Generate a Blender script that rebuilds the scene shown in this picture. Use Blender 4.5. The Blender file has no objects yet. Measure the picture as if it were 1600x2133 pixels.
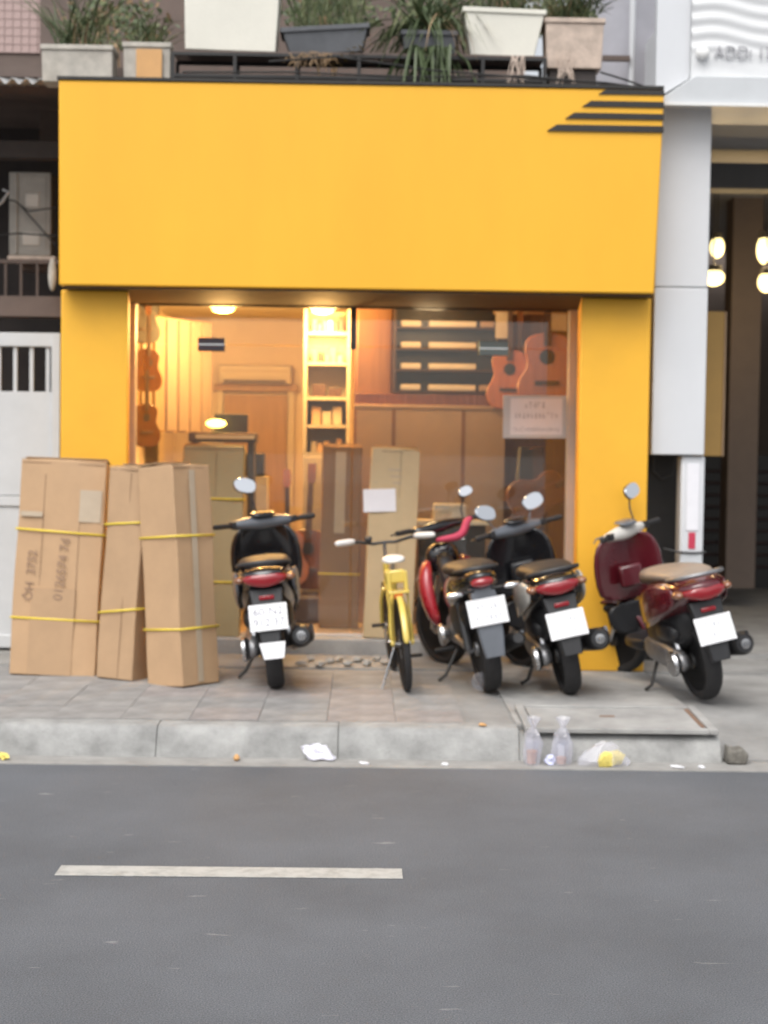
import bpy, bmesh, math, random
from mathutils import Vector, Matrix, Euler
R = math.radians
random.seed(7)

# ------------------------------------------------------------------ camera
F = 3200.0                       # focal length in photo pixels (1600 wide)
CAM = Vector((0.0, 0.0, 1.77))
PITCH, YAW, ROLL = math.atan(136.5 / F), R(0.75), 0.0135
ROT = Matrix.Rotation(-YAW, 3, 'Z') @ Matrix.Rotation(math.pi / 2 - PITCH, 3, 'X') @ Matrix.Rotation(ROLL, 3, 'Z')
scene = bpy.context.scene
col = scene.collection
cd = bpy.data.cameras.new('camera')
cam = bpy.data.objects.new('camera', cd)
col.objects.link(cam)
cam.matrix_world = Matrix.Translation(CAM) @ ROT.to_4x4()
cd.sensor_fit = 'HORIZONTAL'
cd.sensor_width = 36.0
cd.lens = F / 1600.0 * 36.0
cd.clip_start = 0.1
cd.clip_end = 600.0
cd.dof.use_dof = True
cd.dof.focus_distance = 4.6
cd.dof.aperture_fstop = 4.2
scene.camera = cam

# ------------------------------------------------------------------ sky, sun, exposure
SUN_EL, SUN_AZ = R(56), R(200)   # cloudy afternoon, light from high behind the camera
w = bpy.data.worlds.new('World')
scene.world = w
w.use_nodes = True
nt = w.node_tree
nt.nodes.clear()
sky = nt.nodes.new('ShaderNodeTexSky')
sky.sky_type = 'NISHITA'
sky.sun_disc = False
sky.sun_elevation = SUN_EL
sky.sun_rotation = SUN_AZ
sky.air_density = 1.0
sky.dust_density = 4.0
hs = nt.nodes.new('ShaderNodeHueSaturation')
hs.inputs['Saturation'].default_value = 0.22
bg = nt.nodes.new('ShaderNodeBackground')
bg.inputs['Strength'].default_value = 0.15
wo = nt.nodes.new('ShaderNodeOutputWorld')
nt.links.new(sky.outputs[0], hs.inputs['Color'])
nt.links.new(hs.outputs[0], bg.inputs['Color'])
nt.links.new(bg.outputs[0], wo.inputs['Surface'])
sl = bpy.data.lights.new('sun', 'SUN')
sl.energy = 1.3
sl.angle = R(50)
sl.color = (1.0, 0.97, 0.92)
sun = bpy.data.objects.new('sun', sl)
col.objects.link(sun)
sd = Vector((math.sin(SUN_AZ) * math.cos(SUN_EL), math.cos(SUN_AZ) * math.cos(SUN_EL), math.sin(SUN_EL)))
sun.rotation_euler = sd.to_track_quat('Z', 'Y').to_euler()
sun.location = (0, -10, 20)
vs = scene.view_settings
vs.view_transform = 'Standard'
vs.look = 'None'
vs.exposure = 0.44
vs.gamma = 1.0
vs.use_curve_mapping = False


# ------------------------------------------------------------------ photo pixels to places
def ray(px, py):
    return ROT @ Vector(((px - 800) / F, -(py - 1066.5) / F, -1.0))


def P(px, py, Y):
    d = ray(px, py)
    return CAM + d * ((Y - CAM.y) / d.y)


def G(px, py, z):
    d = ray(px, py)
    return CAM + d * ((z - CAM.z) / d.z)


def rect(x0, y0, x1, y1, Y):
    """centre x, centre z, width, height of a photo rectangle standing at depth Y"""
    c = P((x0 + x1) / 2, (y0 + y1) / 2, Y)
    return c.x, c.z, (x1 - x0) * Y / F, (y1 - y0) * Y / F


# ------------------------------------------------------------------ materials
MATS = {}


def mat(name, c, rough=0.6, metal=0.0, var=0.08, scale=6.0, bump=0.0, bscale=60.0, coat=0.0, stretch=None,
        c2=None, sharp=None, spec=0.5, emit=None, estr=0.0):
    if name in MATS:
        return MATS[name]
    m = bpy.data.materials.new(name)
    m.use_nodes = True
    n, l = m.node_tree.nodes, m.node_tree.links
    b = n['Principled BSDF']
    b.inputs['Roughness'].default_value = rough
    b.inputs['Metallic'].default_value = metal
    b.inputs['Coat Weight'].default_value = coat
    b.inputs['Coat Roughness'].default_value = 0.08
    b.inputs['Specular IOR Level'].default_value = spec
    tc = n.new('ShaderNodeTexCoord')
    mp = n.new('ShaderNodeMapping')
    if stretch:
        mp.inputs['Scale'].default_value = stretch
    l.new(tc.outputs['Object'], mp.inputs['Vector'])
    nz = n.new('ShaderNodeTexNoise')
    nz.inputs['Scale'].default_value = scale
    nz.inputs['Detail'].default_value = 6
    nz.inputs['Roughness'].default_value = 0.65
    l.new(mp.outputs[0], nz.inputs['Vector'])
    rp = n.new('ShaderNodeValToRGB')
    lo, hi = sharp or (0.3, 0.7)
    rp.color_ramp.elements[0].position = lo
    rp.color_ramp.elements[1].position = hi
    a = [max(0, x * (1 - var)) for x in c]
    d = [min(1, x * (1 + var)) for x in (c2 or c)]
    rp.color_ramp.elements[0].color = (*a, 1)
    rp.color_ramp.elements[1].color = (*d, 1)
    l.new(nz.outputs['Fac'], rp.inputs[0])
    l.new(rp.outputs[0], b.inputs['Base Color'])
    if rough > 0.12:
        mr = n.new('ShaderNodeMapRange')
        mr.inputs['To Min'].default_value = max(0.03, rough - 0.1)
        mr.inputs['To Max'].default_value = min(1.0, rough + 0.1)
        l.new(nz.outputs['Fac'], mr.inputs['Value'])
        l.new(mr.outputs[0], b.inputs['Roughness'])
    if bump:
        n2 = n.new('ShaderNodeTexNoise')
        n2.inputs['Scale'].default_value = bscale
        n2.inputs['Detail'].default_value = 4
        l.new(mp.outputs[0], n2.inputs['Vector'])
        bp = n.new('ShaderNodeBump')
        bp.inputs['Strength'].default_value = bump
        bp.inputs['Distance'].default_value = 0.01
        l.new(n2.outputs['Fac'], bp.inputs['Height'])
        l.new(bp.outputs[0], b.inputs['Normal'])
    if emit:
        b.inputs['Emission Color'].default_value = (*emit, 1)
        b.inputs['Emission Strength'].default_value = estr
    MATS[name] = m
    return m


def glass_mat(name, tint, refl=1.0, haze=0.0, hcol=(0.8, 0.8, 0.8)):
    if name in MATS:
        return MATS[name]
    m = bpy.data.materials.new(name)
    m.use_nodes = True
    n, l = m.node_tree.nodes, m.node_tree.links
    n.clear()
    out = n.new('ShaderNodeOutputMaterial')
    tr = n.new('ShaderNodeBsdfTransparent')
    tr.inputs[0].default_value = (*tint, 1)
    gl = n.new('ShaderNodeBsdfGlossy')
    gl.inputs['Roughness'].default_value = 0.02
    gl.inputs['Color'].default_value = (refl, refl, refl, 1)
    lw_ = n.new('ShaderNodeLayerWeight')
    lw_.inputs[0].default_value = 0.5
    pw = n.new('ShaderNodeMath')
    pw.operation = 'POWER'
    pw.inputs[1].default_value = 4.0
    l.new(lw_.outputs['Facing'], pw.inputs[0])
    fr = n.new('ShaderNodeMapRange')
    fr.inputs['To Min'].default_value = 0.045
    fr.inputs['To Max'].default_value = 0.75
    l.new(pw.outputs[0], fr.inputs['Value'])
    mx = n.new('ShaderNodeMixShader')
    l.new(fr.outputs[0], mx.inputs[0])
    l.new(tr.outputs[0], mx.inputs[1])
    l.new(gl.outputs[0], mx.inputs[2])
    last = mx
    if haze:
        df = n.new('ShaderNodeBsdfDiffuse')
        df.inputs[0].default_value = (*hcol, 1)
        m2 = n.new('ShaderNodeMixShader')
        m2.inputs[0].default_value = haze
        l.new(mx.outputs[0], m2.inputs[1])
        l.new(df.outputs[0], m2.inputs[2])
        last = m2
    l.new(last.outputs[0], out.inputs['Surface'])
    MATS[name] = m
    return m


def asphalt():
    m = mat('asphalt', (0.112, 0.119, 0.132), 0.85, var=0.2, scale=0.7, bump=0.5, bscale=130)
    n, l = m.node_tree.nodes, m.node_tree.links
    b = n['Principled BSDF']
    src = b.inputs['Base Color'].links[0].from_socket
    tc = n.new('ShaderNodeTexCoord')
    # pale stone chips in the surface
    vo = n.new('ShaderNodeTexNoise')
    vo.inputs['Scale'].default_value = 170
    vo.inputs['Detail'].default_value = 2
    l.new(tc.outputs['Object'], vo.inputs['Vector'])
    mr = n.new('ShaderNodeMapRange')
    mr.inputs['From Min'].default_value = 0.35
    mr.inputs['From Max'].default_value = 0.7
    mr.inputs['To Min'].default_value = 0.72
    mr.inputs['To Max'].default_value = 1.4
    l.new(vo.outputs['Fac'], mr.inputs['Value'])
    mu = n.new('ShaderNodeMix')
    mu.data_type = 'RGBA'
    mu.blend_type = 'MULTIPLY'
    mu.inputs[0].default_value = 1
    l.new(src, mu.inputs[6])
    l.new(mr.outputs[0], mu.inputs[7])
    # scattered pale scuffs, drawn out along the traffic
    mp = n.new('ShaderNodeMapping')
    mp.inputs['Scale'].default_value = (2.2, 8.0, 1)
    l.new(tc.outputs['Object'], mp.inputs['Vector'])
    nz = n.new('ShaderNodeTexNoise')
    nz.inputs['Scale'].default_value = 2.4
    nz.inputs['Detail'].default_value = 3
    l.new(mp.outputs[0], nz.inputs['Vector'])
    r2 = n.new('ShaderNodeMapRange')
    r2.inputs['From Min'].default_value = 0.69
    r2.inputs['From Max'].default_value = 0.75
    r2.inputs['To Max'].default_value = 0.55
    l.new(nz.outputs['Fac'], r2.inputs['Value'])
    m3 = n.new('ShaderNodeMix')
    m3.data_type = 'RGBA'
    l.new(r2.outputs[0], m3.inputs[0])
    l.new(mu.outputs[2], m3.inputs[6])
    m3.inputs[7].default_value = (0.33, 0.33, 0.32, 1)
    l.new(m3.outputs[2], b.inputs['Base Color'])
    return m


M = {}
M['asphalt'] = asphalt()
M['concrete'] = mat('concrete', (0.27, 0.267, 0.26), 0.85, var=0.26, scale=2.2, bump=0.35, bscale=90)
M['concrete_pale'] = mat('concrete_pale', (0.32, 0.315, 0.305), 0.85, var=0.26, scale=3, bump=0.4, bscale=70)
M['kerb'] = mat('kerb_concrete', (0.29, 0.29, 0.282), 0.85, var=0.32, scale=5, bump=0.5, bscale=60)
M['gutter'] = mat('gutter_concrete', (0.30, 0.292, 0.278), 0.85, var=0.2, scale=6, bump=0.4, bscale=60)
M['tile_a'] = mat('paving_grey', (0.262, 0.256, 0.25), 0.8, var=0.28, scale=5, bump=0.3)
M['tile_b'] = mat('paving_pinkish', (0.265, 0.245, 0.238), 0.8, var=0.28, scale=5, bump=0.3)
M['tile_c'] = mat('paving_dark', (0.242, 0.238, 0.234), 0.8, var=0.28, scale=5, bump=0.3)
M['line'] = mat('road_paint', (0.37, 0.365, 0.345), 0.7, var=0.22, scale=14, sharp=(0.3, 0.55), bump=0.3)
M['yellow'] = mat('yellow_panel', (0.84, 0.44, 0.027), 0.42, var=0.045, scale=1.0, stretch=(1.6, 1, 0.5))
M['yellow2'] = mat('yellow_render', (0.82, 0.43, 0.03), 0.55, var=0.05, scale=2.5, bump=0.1)
M['black'] = mat('black_paint', (0.018, 0.016, 0.014), 0.45, var=0.3)
M['soffit'] = mat('soffit_brown', (0.045, 0.026, 0.013), 0.7, var=0.1)
M['white'] = mat('white_paint', (0.74, 0.74, 0.73), 0.5, var=0.05)
M['gate'] = mat('gate_paint', (0.53, 0.55, 0.57), 0.45, var=0.06, scale=3)
M['alu'] = mat('grey_cladding', (0.62, 0.635, 0.66), 0.4, var=0.03, scale=2)
M['frame'] = mat('frame_aluminium', (0.55, 0.52, 0.5), 0.35, 0.3, var=0.05)
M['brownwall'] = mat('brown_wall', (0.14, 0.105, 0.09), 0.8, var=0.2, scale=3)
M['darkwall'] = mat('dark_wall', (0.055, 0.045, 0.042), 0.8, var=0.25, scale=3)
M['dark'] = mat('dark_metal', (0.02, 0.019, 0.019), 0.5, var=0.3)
M['card'] = mat('cardboard', (0.47, 0.305, 0.175), 0.8, var=0.07, scale=4, bump=0.15, bscale=25)
M['card2'] = mat('cardboard_worn', (0.42, 0.275, 0.16), 0.8, var=0.09, scale=4, bump=0.15, bscale=25)
M['card_pale'] = mat('cardboard_pale', (0.50, 0.385, 0.23), 0.8, var=0.08, scale=4, bump=0.15, bscale=25)
M['card_brown'] = mat('cardboard_brown', (0.24, 0.13, 0.055), 0.8, var=0.08, scale=4, bump=0.15, bscale=25)
M['card_dull'] = mat('cardboard_dull', (0.33, 0.27, 0.15), 0.8, var=0.06, scale=4, bump=0.15, bscale=25)
M['card_in'] = mat('cardboard_core', (0.2, 0.12, 0.07), 0.9)
M['strap'] = mat('yellow_strap', (0.78, 0.58, 0.06), 0.4, var=0.08)
M['tape'] = mat('packing_tape', (0.46, 0.37, 0.27), 0.25, var=0.06)
M['ink'] = mat('ink', (0.28, 0.18, 0.12), 0.7)
M['paper'] = mat('paper', (0.76, 0.76, 0.8), 0.6, var=0.04)
M['print'] = mat('print_grey', (0.42, 0.43, 0.47), 0.6)
M['plate'] = mat('plate_white', (0.88, 0.88, 0.9), 0.3, var=0.02)
M['plate_rim'] = mat('plate_rim', (0.45, 0.46, 0.46), 0.4, var=0.04)
M['plate_ink'] = mat('plate_ink', (0.20, 0.20, 0.25), 0.5)
M['rubber'] = mat('rubber', (0.022, 0.021, 0.022), 0.75, var=0.3, scale=20, bump=0.3)
M['plastic'] = mat('black_plastic', (0.018, 0.018, 0.02), 0.4, var=0.25, bump=0.08, bscale=120)
M['gloss_black'] = mat('gloss_black', (0.012, 0.012, 0.014), 0.18, var=0.15, coat=0.8)
M['gloss_red'] = mat('dark_red_paint', (0.095, 0.008, 0.014), 0.25, var=0.15, coat=0.9)
M['red_plastic'] = mat('red_paint', (0.36, 0.02, 0.03), 0.28, var=0.12, coat=0.7)
M['gloss_white'] = mat('white_bike_paint', (0.62, 0.60, 0.56), 0.25, var=0.06, coat=0.7)
M['gloss_grey'] = mat('grey_bike_paint', (0.10, 0.11, 0.13), 0.25, var=0.1, coat=0.7)
M['lens_red'] = mat('red_lens', (0.26, 0.008, 0.014), 0.12, var=0.1, coat=1.0)
M['lens_amber'] = mat('amber_lens', (0.24, 0.10, 0.05), 0.15, coat=1.0)
M['seat_black'] = mat('seat_vinyl', (0.022, 0.021, 0.022), 0.5, var=0.2, bump=0.2, bscale=150)
M['seat_tan'] = mat('seat_beige', (0.27, 0.22, 0.18), 0.45, var=0.12, bump=0.15, bscale=120)
M['steel'] = mat('steel', (0.55, 0.55, 0.56), 0.28, 1.0, var=0.12)
M['cast'] = mat('cast_alloy', (0.30, 0.30, 0.31), 0.45, 0.8, var=0.2, scale=15)
M['castdark'] = mat('cast_dark', (0.06, 0.06, 0.062), 0.5, 0.5, var=0.2, scale=15)
M['mirror'] = mat('mirror_glass', (0.92, 0.93, 0.94), 0.03, 1.0, var=0.0)
M['chrome'] = mat('chrome', (0.85, 0.86, 0.88), 0.1, 1.0, var=0.02)
M['flap'] = mat('mudflap_white', (0.8, 0.8, 0.82), 0.35, var=0.04)
M['pinkcloth'] = mat('pink_red_cloth', (0.5, 0.05, 0.10), 0.7, var=0.15, scale=12, bump=0.3)
M['bikeyellow'] = mat('bicycle_yellow', (0.66, 0.49, 0.10), 0.3, var=0.08, coat=0.6)
M['bikewhite'] = mat('bicycle_white', (0.72, 0.70, 0.68), 0.35, var=0.05)
M['orange'] = mat('reflector_orange', (0.55, 0.14, 0.02), 0.2, coat=0.8)
M['rust'] = mat('rust', (0.20, 0.12, 0.08), 0.8, var=0.35, scale=18)
M['leaf'] = mat('leaf_green', (0.075, 0.105, 0.045), 0.55, var=0.4, scale=9)
M['leaf2'] = mat('leaf_pale', (0.15, 0.17, 0.075), 0.55, var=0.4, scale=9)
M['leafdry'] = mat('leaf_dry', (0.30, 0.20, 0.11), 0.7, var=0.4, scale=9)
M['leafyel'] = mat('leaf_yellow', (0.36, 0.27, 0.06), 0.6, var=0.4, scale=9)
M['foam'] = mat('white_foam', (0.72, 0.70, 0.62), 0.7, var=0.05, scale=3, bump=0.15)
M['pot_white'] = mat('planter_dirty_white', (0.46, 0.43, 0.38), 0.8, var=0.22, scale=8, bump=0.25)
M['pot_pink'] = mat('planter_pinkish', (0.52, 0.42, 0.35), 0.8, var=0.24, scale=9, bump=0.25)
M['pot_orange'] = mat('planter_orange', (0.60, 0.34, 0.14), 0.7, var=0.08)
M['pot_black'] = mat('tray_grey_black', (0.09, 0.095, 0.105), 0.5, var=0.2)
M['soil'] = mat('soil', (0.05, 0.035, 0.025), 0.95, var=0.4, scale=30, bump=0.5)
M['tin'] = mat('corrugated_tin', (0.42, 0.42, 0.42), 0.45, 0.5, var=0.25, scale=6)
M['pink_tile'] = mat('pink_tile', (0.40, 0.29, 0.27), 0.6, var=0.12, scale=20)
M['lilac'] = mat('lilac_wall', (0.40, 0.40, 0.44), 0.8, var=0.1, scale=3)
M['room'] = mat('room_wall', (0.78, 0.66, 0.5), 0.8, var=0.04, scale=2)
M['ceil'] = mat('room_ceiling', (0.75, 0.66, 0.52), 0.8, var=0.03)
M['roomfloor'] = mat('room_floor', (0.45, 0.33, 0.22), 0.35, var=0.08, scale=4)
M['woodwall'] = mat('wood_wall', (0.21, 0.10, 0.05), 0.55, var=0.2, scale=3, stretch=(8, 8, 0.6))
M['woodpale'] = mat('wood_pale', (0.42, 0.26, 0.13), 0.5, var=0.18, scale=3, stretch=(8, 8, 0.6))
M['tanpanel'] = mat('tan_panel', (0.42, 0.28, 0.17), 0.7, var=0.06)
M['guitar'] = mat('guitar_orange', (0.42, 0.13, 0.035), 0.25, var=0.18, scale=4, stretch=(10, 10, 0.7), coat=0.6)
M['guitar_dark'] = mat('guitar_brown', (0.15, 0.05, 0.02), 0.25, var=0.25, scale=4, stretch=(10, 10, 0.7), coat=0.6)
M['guitar_blond'] = mat('guitar_blond', (0.55, 0.30, 0.12), 0.25, var=0.15, scale=4, stretch=(10, 10, 0.7), coat=0.6)
M['rosewood'] = mat('rosewood', (0.06, 0.03, 0.02), 0.5, var=0.25)
M['cream'] = mat('cream_plastic', (0.66, 0.58, 0.45), 0.5, var=0.04)
M['shelf_tan'] = mat('shelf_tan', (0.40, 0.34, 0.25), 0.5, var=0.05)
M['teal'] = mat('teal_fitting', (0.22, 0.27, 0.27), 0.35, 0.6, var=0.06)
M['bluefit'] = mat('blue_grey_fitting', (0.10, 0.10, 0.13), 0.35, 0.5, var=0.06)
M['lampglow'] = mat('lamp_glow', (0.9, 0.7, 0.3), 0.4, emit=(1.0, 0.66, 0.12), estr=9.0)
M['lamp2'] = mat('lamp_glow_pale', (0.9, 0.8, 0.5), 0.4, emit=(1.0, 0.80, 0.36), estr=1.7)
M['tanboard'] = mat('tan_board', (0.42, 0.25, 0.07), 0.6, var=0.06)
M['bandwall'] = mat('pier_brown', (0.16, 0.125, 0.105), 0.7, var=0.08)
M['greysoffit'] = mat('grey_soffit', (0.36, 0.355, 0.35), 0.7, var=0.06)
M['wave'] = mat('wavy_acrylic', (0.66, 0.67, 0.68), 0.22, var=0.04, scale=2)
M['letter'] = mat('letter_silver', (0.42, 0.42, 0.44), 0.4, 0.2, var=0.05)
M['red'] = mat('red_sticker', (0.5, 0.04, 0.08), 0.5)
M['clear'] = glass_mat('clear_plastic', (0.93, 0.94, 0.97), haze=0.12, hcol=(0.8, 0.8, 0.86))
M['bagfilm'] = glass_mat('bag_film', (0.95, 0.95, 0.98), haze=0.24, hcol=(0.82, 0.82, 0.88))
M['shopglass'] = glass_mat('shop_glass', (0.90, 0.93, 0.92), haze=0.03, hcol=(0.55, 0.5, 0.5))
M['tea'] = mat('orange_tea', (0.70, 0.25, 0.05), 0.3)
M['bagyellow'] = mat('yellow_peel', (0.75, 0.62, 0.16), 0.6, var=0.2, scale=30)
M['tissue'] = mat('tissue', (0.74, 0.73, 0.82), 0.8, var=0.05)
M['bluepaper'] = mat('blue_white_paper', (0.60, 0.62, 0.82), 0.7, var=0.15, scale=40)
M['rubble'] = mat('rubble', (0.36, 0.35, 0.33), 0.9, var=0.2, scale=12, bump=0.5)


# ------------------------------------------------------------------ mesh helpers
def T(x=0, y=0, z=0, rx=0, ry=0, rz=0):
    return Matrix.Translation((x, y, z)) @ Euler((rx, ry, rz)).to_matrix().to_4x4()


class MB:
    def __init__(s):
        s.v, s.f = [], []

    def add(s, vs, fs, m=None):
        o = len(s.v)
        s.v += [tuple(m @ Vector(p)) if m is not None else tuple(p) for p in vs]
        s.f += [tuple(i + o for i in f) for f in fs]
        return s

    def box(s, c, d, m=None):
        x, y, z = c
        a, b, e = d[0] / 2, d[1] / 2, d[2] / 2
        vs = [(x - a, y - b, z - e), (x + a, y - b, z - e), (x + a, y + b, z - e), (x - a, y + b, z - e),
              (x - a, y - b, z + e), (x + a, y - b, z + e), (x + a, y + b, z + e), (x - a, y + b, z + e)]
        return s.add(vs, [(3, 2, 1, 0), (4, 5, 6, 7), (0, 1, 5, 4), (1, 2, 6, 5), (2, 3, 7, 6), (3, 0, 4, 7)], m)

    def prism(s, poly, y0, y1, m=None):
        """outline in x,z extruded along y"""
        n = len(poly)
        vs = [(x, y0, z) for x, z in poly] + [(x, y1, z) for x, z in poly]
        fs = [tuple(range(n)), tuple(range(2 * n - 1, n - 1, -1))]
        fs += [(i, n + i, n + (i + 1) % n, (i + 1) % n) for i in range(n)]
        return s.add(vs, fs, m)

    def loft(s, secs, m=None, caps=True):
        n = len(secs[0])
        vs = [p for q in secs for p in q]
        fs = []
        for k in range(len(secs) - 1):
            for i in range(n):
                j = (i + 1) % n
                fs.append((k * n + i, k * n + j, (k + 1) * n + j, (k + 1) * n + i))
        if caps:
            fs.append(tuple(range(n - 1, -1, -1)))
            fs.append(tuple(range((len(secs) - 1) * n, len(secs) * n)))
        return s.add(vs, fs, m)

    def tube(s, pts, r, n=8, m=None):
        pts = [Vector(p) for p in pts]
        rr = r if isinstance(r, (list, tuple)) else [r] * len(pts)
        secs = []
        prev = None
        for i, p in enumerate(pts):
            t = (pts[min(i + 1, len(pts) - 1)] - pts[max(i - 1, 0)]).normalized()
            if prev is None:
                u = t.orthogonal().normalized()
            else:
                u = (prev - t * prev.dot(t)).normalized()
            prev = u
            v = t.cross(u)
            secs.append([tuple(p + (u * math.cos(a) + v * math.sin(a)) * rr[i]) for a in
                         [2 * math.pi * k / n for k in range(n)]])
        return s.loft(secs, m)

    def lathe(s, prof, n=24, m=None):
        """profile (radius, height along x) turned about the x axis"""
        secs = [[(h, r * math.cos(2 * math.pi * k / n), r * math.sin(2 * math.pi * k / n)) for k in range(n)]
                for r, h in prof]
        return s.loft(secs, m)

    def ball(s, c, r, n=14, k=8, m=None):
        secs = []
        for i in range(k + 1):
            a = -math.pi / 2 + math.pi * i / k
            q = max(math.cos(a), 0.02)
            secs.append([(c[0] + r[0] * q * math.cos(2 * math.pi * j / n), c[1] + r[1] * q * math.sin(2 * math.pi * j / n),
                          c[2] + r[2] * math.sin(a)) for j in range(n)])
        return s.loft(secs, m)

    def build(s, name, m, parent=None, bevel=0.0, sub=0, ang=40, solid=0.0):
        me = bpy.data.meshes.new(name)
        me.from_pydata(s.v, [], s.f)
        bm = bmesh.new()
        bm.from_mesh(me)
        bmesh.ops.recalc_face_normals(bm, faces=bm.faces)
        bm.to_mesh(me)
        bm.free()
        me.materials.append(m)
        me.polygons.foreach_set('use_smooth', [True] * len(me.polygons))
        me.set_sharp_from_angle(angle=R(ang if not sub else 180))
        o = bpy.data.objects.new(name, me)
        col.objects.link(o)
        if parent:
            o.parent = parent
        if solid:
            q = o.modifiers.new('solid', 'SOLIDIFY')
            q.thickness = solid
        if bevel:
            q = o.modifiers.new('bevel', 'BEVEL')
            q.width = bevel
            q.segments = 2
            q.limit_method = 'ANGLE'
            q.angle_limit = R(40)
            q.harden_normals = False
        if sub:
            q = o.modifiers.new('sub', 'SUBSURF')
            q.levels = q.render_levels = sub
        return o


def bx(name, m, c, d, parent=None, bevel=0.0, mt=None):
    return MB().box(c, d, mt).build(name, m, parent, bevel)


def tag(o, label=None, cat=None, group=None, kind=None):
    if label:
        o['label'] = label
    if cat:
        o['category'] = cat
    if group:
        o['group'] = group
    if kind:
        o['kind'] = kind
    return o


def empty(name, loc=(0, 0, 0), rot=(0, 0, 0), label=None, cat=None, group=None, kind=None):
    o = bpy.data.objects.new(name, None)
    col.objects.link(o)
    o.location = loc
    o.rotation_euler = rot
    o.empty_display_size = 0.1
    return tag(o, label, cat, group, kind)


def copy_tree(o, parent=None):
    c = o.copy()
    col.objects.link(c)
    c.parent = parent
    for ch in o.children:
        copy_tree(ch, c)
    return c


def sec(y, zc, hw, hh, n=14, e=2.6, xc=0.0):
    """super-ellipse cross-section at y"""
    out = []
    for k in range(n):
        a = 2 * math.pi * k / n
        ca, sa = math.cos(a), math.sin(a)
        out.append((xc + hw * math.copysign(abs(ca) ** (2 / e), ca), y, zc + hh * math.copysign(abs(sa) ** (2 / e), sa)))
    return out


def text(name, body, size, m, parent, mt, depth=0.001, align='CENTER'):
    cu = bpy.data.curves.new(name, 'FONT')
    cu.body = body
    cu.size = size
    cu.extrude = depth
    cu.align_x = align
    cu.align_y = 'CENTER'
    cu.resolution_u = 3
    o = bpy.data.objects.new(name, cu)
    col.objects.link(o)
    dg = bpy.context.evaluated_depsgraph_get()
    me = bpy.data.meshes.new_from_object(o.evaluated_get(dg))
    bpy.data.objects.remove(o)
    bpy.data.curves.remove(cu)
    me.name = name
    me.transform(mt)
    me.materials.clear()
    me.materials.append(m)
    q = bpy.data.objects.new(name, me)
    col.objects.link(q)
    q.parent = parent
    q['kind'] = 'stuff'
    return q


def glyphs(name, m, parent, w, h, n, mt, seed):
    """a row of unreadable printed marks: short strokes, x along the row, z up"""
    rd = random.Random(seed)
    b = MB()
    cw = w / n
    for i in range(n):
        x = -w / 2 + (i + 0.5) * cw
        k = rd.randint(2, 3)
        for j in range(k):
            if rd.random() < 0.5:
                b.box((x + rd.uniform(-.25, .25) * cw, 0, rd.uniform(-.05, .05) * h), (cw * 0.18, 0.001, h * rd.uniform(.7, 1)), mt)
            else:
                b.box((x, 0, rd.uniform(-.45, .45) * h), (cw * 0.62, 0.0012, h * 0.16), mt)
    return b.build(name, m, parent)


SW = 0.17      # pavement level above the road
FL = 0.29      # shop floor level

# ================================================================== THE SETTING
road = MB().box((0, -20, -0.05), (240, 56.9, 0.1)).build('road', M['asphalt'])
tag(road, 'grey asphalt road in front of the shop', 'road', kind='structure')
ground = MB().box((0, 60, -0.11), (700, 700, 0.1)).build('ground', M['concrete'])
tag(ground, 'ground beyond the street', 'ground', kind='structure')
gut = MB().box((0, 8.52, -0.02), (60, 0.26, 0.05)).build('gutter', M['gutter'])
tag(gut, 'pale concrete gutter strip along the kerb', 'gutter', kind='structure')
a, b_ = G(118, 1818, 0), G(838, 1818, 0)
lm = MB().box(((a.x + b_.x) / 2, (a.y + b_.y) / 2, 0.003), (b_.x - a.x, 0.145, 0.003)).build('lane_marking', M['line'], bevel=0.001)
tag(lm, 'white painted dash on the asphalt road', 'lane marking', kind='structure')

# pavement: body, kerb stones, tiles on the left, screed on the right
KX1 = G(1545, 1560, SW).x            # where the kerb ends and the driveway ramp begins
side = MB().box((-12 + KX1 / 2, 10.3 + 0.0, 0.075), (24 + KX1, 2.9, 0.17)).build('sidewalk', M['concrete'])
side.location.z = 0
tag(side, 'grey pavement in front of the shop', 'pavement', kind='structure')
# inner pavement up to the buildings
ip = MB().box((0, 13.25, 0.04), (48, 2.995, 0.24)).build('forecourt', M['concrete'])
tag(ip, 'concrete strip of pavement under the shop fronts', 'pavement', kind='structure')
# ramp right of the kerb
rp = MB()
vs_ = [(KX1 + 0.01, 8.66, -0.02), (24, 8.66, -0.02), (24, 11.745, -0.02), (KX1 + 0.01, 11.745, -0.02),
       (KX1 + 0.01, 8.66, 0.012), (24, 8.66, 0.012), (24, 11.745, 0.158), (KX1 + 0.01, 11.745, 0.158),
       (KX1 + 0.01, 9.35, 0.150), (24, 9.35, 0.150)]
rp.add(vs_, [(4, 5, 9, 8), (8, 9, 6, 7), (0, 3, 2, 1), (0, 1, 5, 4), (2, 3, 7, 6), (0, 4, 8, 7, 3), (1, 2, 6, 9, 5)])
rp = rp.build('driveway_ramp', M['concrete'])
tag(rp, 'smooth concrete ramp where the kerb ends', 'ramp', kind='structure')

kerb = empty('kerb', (0, 0, 0), kind='structure')
joints = [G(px, 1515, SW).x for px in (325, 705)]
pitch_k = joints[1] - joints[0]
xs = [joints[0] + pitch_k * k for k in range(-6, 4)]
xs = [x for x in xs if x < KX1 - 0.3] + [KX1]
for i in range(len(xs) - 1):
    x0, x1 = xs[i] + 0.0015, xs[i + 1] - 0.0015
    k = MB()
    dz = random.uniform(-0.004, 0.004) - (0.032 if xs[i] > 0.6 else 0)
    prof = [(8.60, -0.03), (8.615, 0.02), (8.655, 0.135 + dz), (8.685, 0.165 + dz), (8.70, 0.172 + dz), (8.845, 0.174 + dz), (8.845, -0.03)]
    k.loft([[(x, y, z) for y, z in prof] for x in (x0, x1)])
    k.build('kerb_stone', M['kerb'], kerb, bevel=0.004)

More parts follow.
